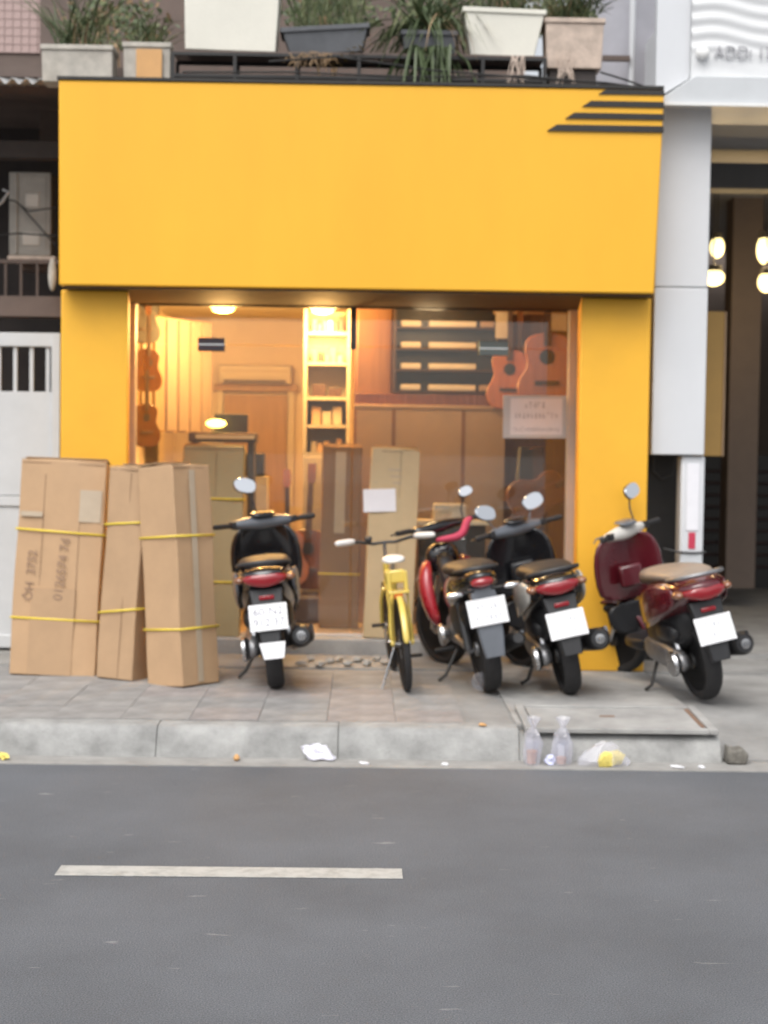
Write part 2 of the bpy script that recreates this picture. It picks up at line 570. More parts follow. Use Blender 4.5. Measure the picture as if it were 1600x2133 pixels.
TS = 0.40
x = -6.2
ti = 0
side_par = side
rd = random.Random(3)
XT1 = G(1060, 1480, SW).x
while x + TS < XT1:
    y = 8.855
    while y + TS < 11.0:
        m = M[rd.choice(['tile_a', 'tile_a', 'tile_b', 'tile_b', 'tile_c'])]
        t = MB().box((0, 0, 0), (TS - 0.0025, TS - 0.0025, 0.024)).build('paving_tile', m, side_par, bevel=0.001)
        t.location = (x + TS / 2, y + TS / 2, 0.163 + rd.uniform(-0.0025, 0.0015))
        t.rotation_euler = (rd.uniform(-.003, .003), rd.uniform(-.003, .003), 0)
        y += TS
    x += TS
# screed over the rest of the pavement
sc = MB().box(((XT1 + KX1) / 2 - 0.01, 9.93, 0.164), (KX1 - XT1 - 0.02, 2.15, 0.018)).build('screed', M['concrete_pale'], side_par)
sc2 = MB().box((-1.0, 11.36, 0.164), (10.0, 0.71, 0.0184)).build('screed', M['concrete'], side_par)

# utility cover slab set in the pavement
c0, c1, c2, c3 = G(1085, 1478, SW), G(1430, 1490, SW), G(1500, 1555, SW), G(1095, 1545, SW)
cx, cy = (c0.x + c2.x) / 2 + 0.02, 8.97
cw, cdp = 1.05, 0.60
cov = empty('utility_cover', (cx, cy, SW + 0.004), (R(2.6), 0, 0), 'pale concrete utility cover with rusty steel edge set in the pavement', 'utility cover')
fr = MB()
for s_ in (-1, 1):
    fr.box((s_ * cw / 2, 0, 0.012), (0.05, cdp + 0.05, 0.03))
    fr.box((0, s_ * cdp / 2, 0.0115), (cw - 0.05, 0.05, 0.029))
fr.build('frame', M['concrete_pale'], cov, bevel=0.005)
bx('lid', M['concrete_pale'], (0, 0, 0.008), (cw - 0.07, cdp - 0.07, 0.022), cov, 0.004)
bx('edge_strip', M['rust'], (cw / 2 - 0.045, 0.0, 0.018), (0.022, cdp * 0.8, 0.012), cov)
bx('lifting_slot', M['rust'], (-0.03, 0.03, 0.0165), (0.09, 0.03, 0.012), cov, 0.004)
drb = MB()
drb.prism([(-.06, -.04), (.05, -.045), (.065, .01), (.03, .05), (-.02, .035), (-.055, .06)], -.05, .06)
dr = drb.build('rubble', mat('stub_dark', (0.16, 0.15, 0.13), 0.9, var=0.4, scale=30, bump=0.6), None, bevel=0.012)
q = G(1528, 1588, 0.0)
dr.location = (q.x, 8.60, 0.05)
tag(dr, 'dark broken concrete stub at the end of the kerb', 'rubble')

# ================================================================== THE YELLOW SHOP
shop = empty('shop_building', (0, 11.5, SW), label='narrow yellow shop front with glass doors between two yellow columns', cat='building')


def pc(o):                         # parent to the shop keeping world coordinates
    o.parent = shop
    o.location = o.location - Vector((0, 11.5, SW))
    return o


GY = 12.02                         # glass plane
SFY, SBY = 10.80, 11.0
xl, xr = P(123, 380, SFY).x, P(1374, 400, SFY).x
zt, zb = P(750, 178, SFY).z, P(750, 603, SFY).z
# sign fascia: a deep box, front leaning out a little at the top
sg = MB()
sg.loft([[(xl, SFY, zb), (xr - 0.02, SFY, zb), (xr - 0.02, 12.1, zb), (xl, 12.1, zb)],
         [(xl, SFY - 0.03, zt), (xr + 0.015, SFY - 0.03, zt), (xr + 0.015, 11.05, zt), (xl, 11.05, zt)]])
sign = pc(sg.build('sign_fascia', M['yellow'], bevel=0.012))


def kid(o):                         # sub-part of the sign, kept in world coordinates
    o.parent = sign
    o.location = o.location
    return o


# black coping line and four slanted stripes on the upper right corner
lay = SFY - 0.034
kid(MB().box(((xl + xr) / 2, SFY + 0.09, zt + 0.012), (xr - xl + 0.02, 0.26, 0.022)).build('coping', M['black']))
for (xa, xb, ya, yb) in ((1247, 1367, 187, 197), (1213, 1378, 211, 223), (1178, 1382, 236, 248), (1140, 1384, 261, 274)):
    A, B = P(xa, yb, lay), P(xb, yb, lay)
    h = (yb - ya) * lay / F
    z0 = (A.z + B.z) / 2
    xb_ = xr + 0.012
    k = MB().prism([(A.x, z0), (xb_, z0), (xb_, z0 + h), (A.x + h * 1.5, z0 + h)], lay - 0.004, lay + 0.02)
    kid(k.build('stripe', M['black']))
soff = pc(MB().box(((xl + xr) / 2, 11.42, zb - 0.006), (xr - xl - 0.06, 1.19, 0.016)).build('soffit', M['soffit']))

# columns
CY = 11.0
for (xa, xb) in ((126, 266), (1208, 1358)):
    A, B = P(xa, 800, CY), P(xb, 800, CY)
    if xa > 600:
        B.x = P(1357, 640, CY).x
    # plan tapers towards the back, so that the door jamb shows beside it
    bi = P(270, 800, 12.0).x if xa < 600 else P(1201, 800, 12.0).x
    pl = [(A.x, CY), (B.x, CY), (bi, 12.0), (A.x, 12.0)] if xa < 600 else [(A.x, CY), (B.x, CY), (B.x, 12.0), (bi, 12.0)]
    pc(MB().loft([[(x, y, z) for x, y in pl] for z in (SW, zb - 0.012)]).build('column', M['yellow2'], bevel=0.012))
# side jambs in pale aluminium
JX0, JX1 = P(276, 800, GY).x, P(1192, 800, GY).x
for x_, w_ in ((JX0, 0.06), (JX1, 0.075)):
    pc(MB().box((x_, GY - 0.015, (FL + zb) / 2), (w_, 0.09, zb - FL - 0.02)).build('door_jamb', M['frame'], bevel=0.004))
# step and floor
pc(MB().box(((JX0 + JX1) / 2, 11.90, (SW + FL) / 2 - 0.02), (JX1 - JX0 + 0.04, 0.36, FL - SW + 0.04)).build('step', M['concrete_pale'], bevel=0.012))
pc(MB().box(((JX0 + JX1) / 2, 12.0, FL + 0.004), (JX1 - JX0, 0.10, 0.012)).build('threshold', M['frame'], bevel=0.003))
RX0, RX1, RY = JX0 - 0.12, JX1 + 0.15, 15.6
pc(MB().box(((RX0 + RX1) / 2, (12.09 + RY) / 2, FL - 0.1), (RX1 - RX0 + 0.1, RY - 12.09, 0.2)).build('floor', M['roomfloor']))
CZ = 3.02
pc(MB().box(((RX0 + RX1) / 2, (12.11 + RY) / 2, CZ + 0.05), (RX1 - RX0 + 0.1, RY - 12.11, 0.1)).build('ceiling', M['ceil']))
pc(MB().box((RX0 - 0.05, (12.09 + RY) / 2, 1.65), (0.1, RY - 12.09, 2.74)).build('wall', M['room']))
pc(MB().box((RX1 + 0.05, (12.09 + RY) / 2, 1.65), (0.1, RY - 12.09, 2.74)).build('wall', M['woodwall']))
pc(MB().box(((RX0 + RX1) / 2, RY + 0.05, 1.65), (RX1 - RX0 + 0.2, 0.1, 2.74)).build('back_wall', M['room']))
DX = P(737, 800, 13.0).x
pc(MB().box(((DX + RX1) / 2, 13.15, 1.65), (RX1 - DX, 0.1, 2.72)).build('partition_wall', M['woodwall']))
pc(MB().box((DX + 0.05, 14.4, 1.65), (0.1, 2.38, 2.72)).build('partition_return', M['room']))
# glass: two transoms, two door leaves
MX = P(735, 800, GY).x
TZ = P(735, 722, GY).z
for i, (x0, x1) in enumerate(((JX0 + 0.032, MX - 0.006), (MX + 0.006, JX1 - 0.04))):
    for z0, z1 in ((TZ + 0.004, zb - 0.02), (FL + 0.015, TZ - 0.004)):
        g = pc(MB().box(((x0 + x1) / 2, GY, (z0 + z1) / 2), (x1 - x0, 0.010, z1 - z0)).build('glass_pane', M['shopglass']))
pc(MB().box((MX, GY + 0.05, (TZ + zb) / 2 - 0.02), (0.05, 0.06, zb - TZ)).build('mullion', M['dark']))
pc(MB().box(((JX0 + JX1) / 2, GY, zb - 0.018), (JX1 - JX0 - 0.1, 0.05, 0.012)).build('head_rail', M['dark']))
for px, py, ww, hh, m in ((441, 721, 56, 28, 'bluefit'), (1028, 731, 62, 30, 'teal')):
    x_, z_, a_, b__ = rect(px - ww / 2, py - hh / 2, px + ww / 2, py + hh / 2, GY)
    f_ = pc(MB().box((x_, GY, TZ), (a_, 0.04, b__)).build('door_fitting', M[m], bevel=0.004))
    q = MB().box((x_, GY - 0.022, TZ), (a_ * 0.96, 0.004, 0.008)).build('chrome_strip', M['chrome'])
    q.parent = f_

# notice sheet on the right pane
x_, z_, a_, b__ = rect(1048, 824, 1180, 913, GY - 0.012)
nb = empty('notice', (x_, GY - 0.010, z_), (0, R(-0.5), 0), 'white printed notice in a pale frame on the right glass pane', 'notice')
bx('backing', M['gate'], (0, 0, 0), (a_, 0.006, b__), nb, 0.006)
bx('sheet', M['paper'], (0.012, -0.004, 0.002), (a_ * 0.82, 0.003, b__ * 0.85), nb)
glyphs('print_line', M['print'], nb, a_ * 0.34, b__ * 0.15, 5, T(0, -0.0062, b__ * 0.28), 3)
glyphs('print_line', M['print'], nb, a_ * 0.70, b__ * 0.13, 11, T(0.01, -0.0062, b__ * 0.03), 4)
glyphs('print_line', M['print'], nb, a_ * 0.74, b__ * 0.10, 16, T(0.01, -0.0062, -b__ * 0.29), 5)

# ------------------------------------------------------------------ ceiling lamps (lit)
for px, py, k in ((465, 636, 'left'), (672, 638, 'right')):
    p = P(px, py, 13.0)
    L = empty('ceiling_lamp', (p.x, 13.0, CZ), label='round warm ceiling spotlight inside the shop, the %s one' % k, cat='lamp', group='lit ceiling lamps in the shop')
    MB().lathe([(0.0, 0.0), (0.10, 0.0), (0.11, -0.10), (0.095, -0.105)], 20, T(0, 0, 0, 0, R(-90), 0)).build('lamp_ring', M['cream'], L)
    MB().ball((0, 0, -0.115), (0.095, 0.095, 0.03)).build('lamp_lens', M['lampglow'], L)
    ld = bpy.data.lights.new('lamp_light', 'POINT')
    ld.energy = 112
    ld.color = (1.0, 0.54, 0.18)
    ld.shadow_soft_size = 0.12
    lo = bpy.data.objects.new('lamp_light', ld)
    col.objects.link(lo)
    lo.parent = L
    lo.location = (0, 0, -0.26)
p = P(1100, 700, 12.7)  # unseen lamp, added to brighten the right half of the room
L = empty('ceiling_lamp', (0.5, 12.28, CZ), label='unseen warm ceiling lamp added above the right half of the shop', cat='lamp', group='lit ceiling lamps in the shop')
MB().lathe([(0.0, 0.0), (0.11, 0.0), (0.105, -0.035), (0.085, -0.04)], 20, T(0, 0, 0, 0, R(-90), 0)).build('lamp_ring', M['cream'], L)
MB().ball((0, 0, -0.038), (0.085, 0.085, 0.022)).build('lamp_lens', M['lampglow'], L)
ld = bpy.data.lights.new('lamp_light', 'POINT')
ld.energy = 17
ld.color = (1.0, 0.66, 0.36)
ld.shadow_soft_size = 0.15
lo = bpy.data.objects.new('lamp_light', ld)
col.objects.link(lo)
lo.parent = L
lo.location = (0, 0, -0.16)

# ------------------------------------------------------------------ inside, left half
# slatted hanging panel on the left
x_, z_, a_, b__ = rect(347, 665, 390, 900, 13.4)
sp = empty('slat_panel', (x_, 13.4, z_), (0, 0, R(62)), 'white slatted hanging panel on the left shop wall', 'wall panel')
bx('board', M['woodpale'], (0, 0.02, 0), (1.1, 0.02, b__), sp)
for k in range(6):
    bx('slat', mat('slat_tan', (0.24, 0.17, 0.11), 0.6, var=0.06), (-0.45 + k * 0.18, 0, 0), (0.14, 0.03, b__ * 0.98), sp, 0.004)
# air conditioner on the back wall
x_, z_, a_, b__ = rect(468, 762, 600, 800, RY)
ac = empty('air_conditioner', (x_, RY - 0.11, z_), label='cream wall air conditioner high on the back wall of the shop', cat='air conditioner')
ab = MB()
pr = [(-0.11, -0.10), (0.08, -0.10), (0.11, -0.02), (0.11, 0.08), (0.06, 0.10), (-0.11, 0.10)]
ab.loft([[(x, -y, z) for y, z in pr] for x in (-0.36, 0.36)])
ab.build('casing', M['cream'], ac, 0.01)
bx('air_slot', M['rosewood'], (0, -0.09, -0.075), (0.62, 0.05, 0.025), ac)
bx('front_line', M['tanpanel'], (0, -0.112, 0.03), (0.66, 0.004, 0.006), ac)
# door in the back wall
x_, z_, a_, b__ = rect(452, 815, 612, 1180, RY)
bd = empty('inner_door', (x_, RY - 0.03, FL), label='pale wooden door in the back wall of the shop', cat='door')
dh = z_ + b__ / 2 - FL
bx('door_leaf', M['woodpale'], (0, 0.0, dh / 2), (a_ * 0.82, 0.04, dh - 0.08), bd)
for s_ in (-1, 1):
    bx('door_post', M['cream'], (s_ * a_ * 0.46, -0.01, dh / 2), (a_ * 0.08, 0.06, dh), bd)
bx('lintel', M['woodpale'], (0, -0.02, dh + 0.03), (a_ * 1.08, 0.09, 0.07), bd)
# tall white shelf unit
x_, z_, a_, b__ = rect(636, 645, 726, 950, 13.3)
su = empty('shelf_unit', (x_, 13.45, z_ - b__ / 2), label='tall cream shelf unit stacked with small goods beside the dark mullion', cat='shelf')
for s_ in (-1, 1):
    bx('side_panel', M['shelf_tan'], (s_ * a_ / 2, 0, b__ / 2), (0.03, 0.3, b__), su)
bx('back_panel', M['shelf_tan'], (0, 0.14, b__ / 2), (a_ - 0.03, 0.015, b__), su)
SHZ = [0.02, 0.26, 0.50, 0.80, 1.06]
for z in SHZ:
    bx('shelf', M['shelf_tan'], (0, -0.004, z), (a_ - 0.034, 0.28, 0.028), su)
for i, (z, k) in enumerate(((0.034, 5), (0.274, 3), (0.514, 2), (0.814, 5), (1.074, 6))):
    for j in range(k):
        hh = random.uniform(0.05, 0.16)
        c = bx('shelf_goods', M[random.choice(['shelf_tan', 'rosewood', 'tanpanel', 'paper', 'card'])],
               (x_ - a_ / 2 + 0.05 + (a_ - 0.1) * (j + 0.5) / k, 13.43, z_ - b__ / 2 + z + hh / 2 + 0.0005), (0.85 * (a_ - 0.1) / k, 0.14, hh), None, 0.004)
        lv = ('bottom', 'second', 'middle', 'fourth', 'top')[i]
        if j == 0:
            wh = 'leftmost'
        elif j == k - 1:
            wh = 'rightmost'
        else:
            wh = ('second', 'third', 'fourth', 'fifth')[j - 1] + ' from the left'
        tag(c, 'small boxed item on the %s shelf of the cream unit, %s' % (lv, wh), 'box', 'boxed goods on the cream shelf unit')
bs = bx('base_cabinet', M['shelf_tan'], (x_ , 13.45, (z_ - b__ / 2 + FL) / 2), (a_ + 0.02, 0.32, z_ - b__ / 2 - FL - 0.002), None, 0.006)
tag(bs, 'cream base cabinet under the tall shelf unit', 'cabinet')
# digital piano, with a glowing shape standing for a warm reflection
x_, z_, a_, b__ = rect(395, 888, 535, 935, 12.75)
kp = empty('digital_piano', (x_, 12.75, FL), label='dark digital piano with white keys on a stand near the left pane', cat='piano')
kz = z_ - FL
bx('case', M['rosewood'], (0, 0.05, kz), (a_, 0.32, 0.08), kp, 0.01)
bx('music_stand', M['dark'], (0.05, 0.18, kz + 0.12), (a_ * 0.5, 0.02, 0.16), kp, 0.004)
kb = bx('key_bed', M['black'], (0.03, -0.12, kz - 0.012), (a_ * 0.9, 0.06, 0.05), kp)
nk = 18
for k in range(nk):
    bx('white_key', M['cream'], (0.03 - a_ * 0.43 + a_ * 0.86 * (k + 0.5) / nk, -0.135, kz + 0.004), (a_ * 0.86 / nk - 0.003, 0.09, 0.03), kp)
for s_ in (-1, 1):
    bx('leg', M['dark'], (s_ * a_ * 0.42, 0.06, (kz - 0.04) / 2), (0.05, 0.28, kz - 0.04), kp)
p = P(447, 892, 12.6)  # reflected spot of light, built as a small glowing shape
tl = empty('reflection_glow', (p.x, 12.72, FL + kz + 0.0405), label='small glowing shape standing for a warm reflection at the digital piano', cat='lamp')
MB().lathe([(0.0, 0), (0.04, 0.0), (0.04, 0.01), (0.008, 0.016), (0.008, 0.06)], 12, T(0, 0, 0, 0, R(-90), 0)).build('glow_base', M['dark'], tl)
MB().ball((0, 0, 0.075), (0.085, 0.06, 0.035)).build('glow_spot', M['lampglow'], tl)

OUTL = [(0, 0), (.10, .0), (.165, .04), (.195, .11), (.185, .18), (.145, .24), (.128, .29), (.14, .34), (.152, .39), (.14, .44), (.10, .475), (.04, .485), (0, .485)]


def smooth_outline(pts, k=3):
    for _ in range(k):
        out = [pts[0]]
        for i in range(len(pts) - 1):
            a, b = pts[i], pts[i + 1]
            out += [(a[0] * .75 + b[0] * .25, a[1] * .75 + b[1] * .25), (a[0] * .25 + b[0] * .75, a[1] * .25 + b[1] * .75)]
        out.append(pts[-1])
        pts = out
    return pts


def guitar(loc, rot, m, label, s=1.0, group='guitars in the shop'):
    g = empty('guitar', loc, rot, label, 'guitar', group)
    g.scale = (s, s, s)
    h = smooth_outline(OUTL, 2)
    full = h[1:-1] + [(-x, z) for x, z in h[1:-1]][::-1]
    body = MB().prism(full, -0.05, 0.05).build('body', M[m], g, bevel=0.006)
    MB().lathe([(0.0, 0.0), (0.05, 0.0), (0.05, 0.004)], 18, T(0, -0.0515, 0.33, 0, 0, R(-90))).build('sound_hole', M['black'], body)
    bx('bridge', M['rosewood'], (0, -0.057, 0.16), (0.16, 0.014, 0.03), body, 0.003)
    MB().loft([[(-.024, -.068, .40), (.024, -.068, .40), (.022, -.045, .40), (-.022, -.045, .40)],
               [(-.021, -.068, .86), (.021, -.068, .86), (.019, -.042, .86), (-.019, -.042, .86)]]).build('neck', M['rosewood'], g)
    MB().prism([(-.024, .86), (.024, .86), (.036, .90), (.032, 1.02), (-.032, 1.02), (-.036, .90)], -0.052, -0.036).build('headstock', M[m], g)
    return g


# guitars hanging on the left wall strip, just inside the glass
for i, (px, py, m, k) in enumerate(((300, 905, 'guitar_dark', 'lowest'), (304, 790, 'guitar_dark', 'middle'), (300, 690, 'dark', 'highest'))):
    p = P(px, py, 12.55 + 0.12 * i)
    guitar((p.x, p.y, p.z - 0.10), (0, 0, R(40)), m, 'dark guitar hanging on the left wall inside the glass, the %s one' % k, 0.72)
# two guitars standing on the floor behind the first motorbike
p = P(600, 1115, 12.9)
guitar((p.x, 12.8, FL + 0.31), (R(-8), 0, R(10)), 'guitar', 'orange acoustic guitar resting on a dark case behind the left scooter', 0.95)
p = P(642, 1130, 13.0)
guitar((p.x, 13.0, FL + 0.26), (R(-8), 0, R(-14)), 'guitar_dark', 'dark brown acoustic guitar resting on a dark case left of the brown carton', 1.05)
cs = empty('guitar_case', (P(612, 1190, 12.9).x, 12.9, FL), label='dark brown low guitar case on the shop floor', cat='case')
bx('case_body', M['rosewood'], (0, 0, 0.115), (0.46, 0.36, 0.23), cs, 0.03)
bx('handle', M['black'], (0, -0.19, 0.15), (0.12, 0.02, 0.025), cs, 0.006)
# monitor on the counter right of the piano
p = P(527, 968, 13.2)
mn = empty('speaker_box', (p.x, 13.2, FL), label='small black box on a cream plinth right of the digital piano', cat='speaker')
hz_ = p.z - FL
bx('plinth', M['cream'], (0, 0, (hz_ - 0.1) / 2), (0.26, 0.26, hz_ - 0.1), mn)
bx('cabinet', M['black'], (0, 0, hz_), (0.2, 0.2, 0.199), mn, 0.006)

# ------------------------------------------------------------------ inside, right half
WY = 13.10
x_, z_, a_, b__ = rect(822, 640, 1035, 820, WY)
dc = empty('display_case', (x_, WY - 0.09, z_ - b__ / 2), label='dark wall display case with four shelves of small pale goods', cat='display case')
bx('case_back', M['dark'], (0, 0.08, b__ / 2), (a_, 0.02, b__), dc)
for s_ in (-1, 1):
    bx('case_side', M['rosewood'], (s_ * a_ / 2, 0, b__ / 2), (0.025, 0.18, b__), dc)
for k in range(5):
    bx('case_shelf', M['rosewood'], (0, 0, 0.012 + k * (b__ - 0.024) / 4), (a_ - 0.026, 0.17, 0.016), dc)
for k in range(4):
    z = z_ - b__ / 2 + 0.0205 + k * (b__ - 0.024) / 4
    for j, (dx, ww, wh) in enumerate(((-0.30, 0.17, 'left end'), (0.05, 0.40, 'middle'), (0.34, 0.12, 'right end'))):
        if j == 2 and k in (1,):
            continue
        c = bx('display_item', M['cream' if j < 2 else 'tanpanel'], (x_ + dx * a_ / 0.87, WY - 0.11, z + 0.026), (ww, 0.08, 0.05), None, 0.008)
        tag(c, 'pale packet at the %s of the %s dark display shelf' % (wh, ('lowest', 'second lowest', 'second highest', 'highest')[k]), 'packet', 'packets in the dark display case')
x_, z_, a_, b__ = rect(745, 640, 815, 820, WY)
wp = bx('timber_board', M['woodwall'], (x_, WY - 0.02, z_), (a_, 0.04, b__), None, 0.004)
tag(wp, 'upright pale wood panel left of the dark display case', 'panel')
x_, z_, a_, b__ = rect(740, 822, 1040, 852, WY - 0.05)
wl = bx('wood_ledge', M['guitar_dark'], (x_, WY - 0.09, z_), (a_, 0.16, b__), None, 0.004)
tag(wl, 'reddish brown wooden ledge under the dark display case', 'ledge')
x_, z_, a_, b__ = rect(742, 852, 1050, 1075, 12.85)
hp = empty('counter', (x_, 12.85, FL), label='tall tan counter standing behind the right pane', cat='counter')
bx('front_panel', M['tanpanel'], (0, 0, (z_ + b__ / 2 - FL) / 2), (a_, 0.05, z_ + b__ / 2 - FL), hp)
bx('counter_top', M['tanpanel'], (0, 0.06, z_ + b__ / 2 - FL + 0.015), (a_ + 0.04, 0.2, 0.03), hp, 0.005)
for dx in (-0.25, 0.22):
    bx('joint_strip', M['woodwall'], (dx * a_, -0.028, (z_ + b__ / 2 - FL) / 2), (0.03, 0.006, z_ + b__ / 2 - FL - 0.02), hp)
# hanging guitars on the right
for (px, py, m, s_, k) in ((1140, 770, 'guitar', 1.25, 'large orange acoustic guitar with a dark sound hole hanging at the right'),
                           (1062, 790, 'guitar', 1.0, 'slim reddish guitar hanging left of the large orange one'),
                           (1205, 775, 'guitar_dark', 1.1, 'brown guitar hanging at the far right beside the white jamb'),
                           (1082, 800, 'guitar_dark', 0.8, 'dark reddish guitar hanging behind the large orange one')):
    Y = 12.62 if 'large' in k[:6] else 12.80
    p = P(px, py, Y)
    guitar((p.x, Y, p.z - 0.25 * s_), (0, 0, R(-8)), m, k, s_)
rail = empty('hanging_rail', (P(1115, 660, 12.72).x, 12.72, P(1115, 660, 12.72).z), label='pale wall rail above the guitars at the right', cat='rail')
bx('rail_bar', M['woodpale'], (0, 0.2, 0.06), (0.66, 0.03, 0.05), rail)
bx('hook', M['cream'], (-0.26, 0.17, -0.06), (0.10, 0.03, 0.22), rail)
bx('hook', M['cream'], (0.22, 0.17, -0.03), (0.13, 0.03, 0.14), rail)
# dark guitar cases and a slanted brown case below the notice
for i, (px, ww, m, tilt, lab) in enumerate(((1075, 90, 'dark', 4, 'black upright guitar case below the notice, the left one'),
                                            (1140, 74, 'rosewood', -3, 'dark brown upright guitar case below the notice, the right one'))):
    Y = 12.55
    p = P(px, 930, Y)
    g = empty('guitar_case', (p.x, Y, FL), (R(-4), R(tilt), 0), lab, 'case', 'guitar cases inside the right pane')
    h = smooth_outline(OUTL, 2)
    full = h[1:-1] + [(-x, z) for x, z in h[1:-1]][::-1]
    s_ = ww / 90.0
    prof = [(x * 1.05 * s_, z) for x, z in full if z < 0.46]
    hz2 = p.z - FL
    prof2 = [(0.2 * s_, 0.02), (0.21 * s_, 0.16), (0.15 * s_, 0.30), (0.16 * s_, 0.42), (0.08 * s_, 0.54), (0.075 * s_, hz2), (-0.075 * s_, hz2), (-0.08 * s_, 0.54), (-0.16 * s_, 0.42), (-0.15 * s_, 0.30), (-0.21 * s_, 0.16), (-0.2 * s_, 0.02)]
    MB().prism(prof2, -0.07, 0.07).build('case_body', M[m], g, bevel=0.02)
    bx('handle', M['black'], (0.2 * s_, -0.075, 0.25), (0.03, 0.02, 0.12), g, 0.004)
p = P(1065, 1010, 12.4)
sl_ = empty('guitar', (p.x, 12.36, p.z - 0.2), (R(-10), R(62), 0), 'reddish brown guitar lying slanted across the cases behind the right pane', 'guitar', 'guitars in the shop')
h = smooth_outline(OUTL, 2)
full = h[1:-1] + [(-x, z) for x, z in h[1:-1]][::-1]
MB().prism(full, -0.045, 0.045).build('body', M['guitar_dark'], sl_, bevel=0.01)
bx('neck', M['rosewood'], (0, -0.05, 0.66), (0.045, 0.02, 0.5), sl_, 0.004)
# low bench with pale goods
x_, z_, a_, b__ = rect(872, 1075, 1010, 1100, 12.4)
bn = empty('bench', (x_, 12.38, FL), label='pale low bench behind the glass with dark base', cat='bench')
bx('bench_top', M['cream'], (0, 0, z_ - FL), (a_ + 0.05, 0.26, 0.035), bn, 0.004)
bx('bench_base', M['dark'], (0, 0.02, (z_ - FL - 0.02) / 2), (a_, 0.2, z_ - FL - 0.02), bn)
it = bx('storage_box', M['pot_white'], (x_ - 0.02, 12.4, z_ + 0.018 + 0.065), (0.26, 0.16, 0.13), None, 0.01)
tag(it, 'pale storage box on the low bench behind the glass', 'box')

# ================================================================== CARTONS
def carton(name, label, base, size, lean, tilt, yaw, m, straps=(), group=None, flap=True, lidgap=True):
    """base: ground point under the middle of the front edge; size w,d,h; leans back by lean, tilts sideways, turned by yaw"""
    w_, d_, h_ = size
    o = empty(name, base, (lean, tilt, yaw), label, 'carton', group)
    cbm = bmesh.new()
    bmesh.ops.create_cube(cbm, size=1.0)
    bmesh.ops.subdivide_edges(cbm, edges=cbm.edges[:], cuts=7, use_grid_fill=True)
    rk_ = random.Random(label)
    ph = [rk_.uniform(0, 6) for _ in range(6)]
    for v in cbm.verts:
        x, y, z = v.co
        edge = (abs(x) > .49) + (abs(y) > .49) + (abs(z) > .49)
        k = 0.0055 if edge < 2 else 0.0035
        dx = k * math.sin(z * 9 + ph[0] + y * 3) + (0.008 * rk_.uniform(-1, .2) * math.copysign(1, x) if edge == 3 else 0)
        dy = k * math.sin(z * 7 + ph[1] + x * 4) + k * .6 * math.sin(z * 17 + x * 11 + ph[2])
        v.co = (x * w_ + dx, d_ / 2 + y * d_ + dy, h_ / 2 + z * h_ + (0.004 * math.sin(x * 6 + ph[3]) if z > .49 else 0))
    cme = bpy.data.meshes.new('carton_body')
    cbm.to_mesh(cme)
    cbm.free()
    cme.materials.append(M[m])
    cme.polygons.foreach_set('use_smooth', [True] * len(cme.polygons))
    cme.set_sharp_from_angle(angle=R(40))
    cbo = bpy.data.objects.new('carton_body', cme)
    col.objects.link(cbo)
    cbo.parent = o
    bv = cbo.modifiers.new('bevel', 'BEVEL')
    bv.width = 0.006
    bv.segments = 2
    bv.angle_limit = R(50)
    if flap:      # folded lid flaps with an uneven edge, butted on top
        f1 = MB()
        f1.add([(-w_ / 2, 0.002, h_), (w_ / 2, 0.002, h_ - 0.004), (w_ / 2 - 0.01, d_ * 0.52, h_ + 0.016), (-w_ / 2 + 0.01, d_ * 0.52, h_ + 0.006)], [(0, 1, 2, 3)])
        f1.build('flap', M[m], o, solid=0.005)
        f2 = MB()
        f2.add([(-w_ / 2, d_, h_), (w_ / 2, d_, h_), (w_ / 2 - 0.01, d_ * 0.5, h_ + 0.028), (-w_ / 2 + 0.01, d_ * 0.5, h_ + 0.02)], [(0, 1, 2, 3)])
        f2.build('flap', M['card2'], o, solid=0.005)
        bx('edge_fold', M['card_in'], (0, -0.001, h_ - 0.02), (w_ * 0.98, 0.003, 0.004), o)
    for (z, t) in straps:
        s = MB()
        q = 0.011
        n = 6
        # strap band follows the four faces, sagging a little
        for (p0, p1) in (((-w_ / 2 - q, -q), (w_ / 2 + q, -q)), ((w_ / 2 + q, -q), (w_ / 2 + q, d_ + q)),
                         ((w_ / 2 + q, d_ + q), (-w_ / 2 - q, d_ + q)), ((-w_ / 2 - q, d_ + q), (-w_ / 2 - q, -q))):
            z0 = z + t * p0[0] / w_
            z1 = z + t * p1[0] / w_
            s.add([(p0[0], p0[1], z0 - .007), (p1[0], p1[1], z1 - .007), (p1[0], p1[1], z1 + .007), (p0[0], p0[1], z0 + .007)], [(0, 1, 2, 3)])
        s.build('strap', M['strap'], o, solid=0.002)
    return o


b0 = G(107, 1409, SW)
c1_ = carton('carton', 'wide flat cardboard carton with handwriting and two yellow straps leaning by the gate', (b0.x, b0.y, SW + 0.004), (0.585, 0.17, 1.475), R(-5.5), R(2.1), 0, 'card',
             ((0.385, -0.005), (0.985, -0.02)), 'cardboard cartons leaning outside the shop')
for xo in (-0.12, 0.13):
    bx('panel_seam', M['card_in'], (xo, -0.0012, 0.70), (0.003, 0.002, 1.36), c1_)
bx('bottom_flap', M['card2'], (-0.02, -0.007, 0.30), (0.30, 0.006, 0.59), c1_)
bx('tape_patch', M['tape'], (0.20, -0.010, 1.17), (0.15, 0.003, 0.22), c1_)
bx('tape_patch', M['tape'], (-0.2, -0.010, 1.10), (0.15, 0.003, 0.035), c1_)
up = T(0, 0, 0, R(90), 0, 0) @ T(0, 0, 0, 0, 0, R(90))
text('handwriting', '\u00d5H  3752', 0.085, M['ink'], c1_, T(-0.18, -0.013, 0.68) @ T(0, 0, 0, R(90), 0, 0) @ T(0, 0, 0, 0, 0, R(88)), 0.0005)
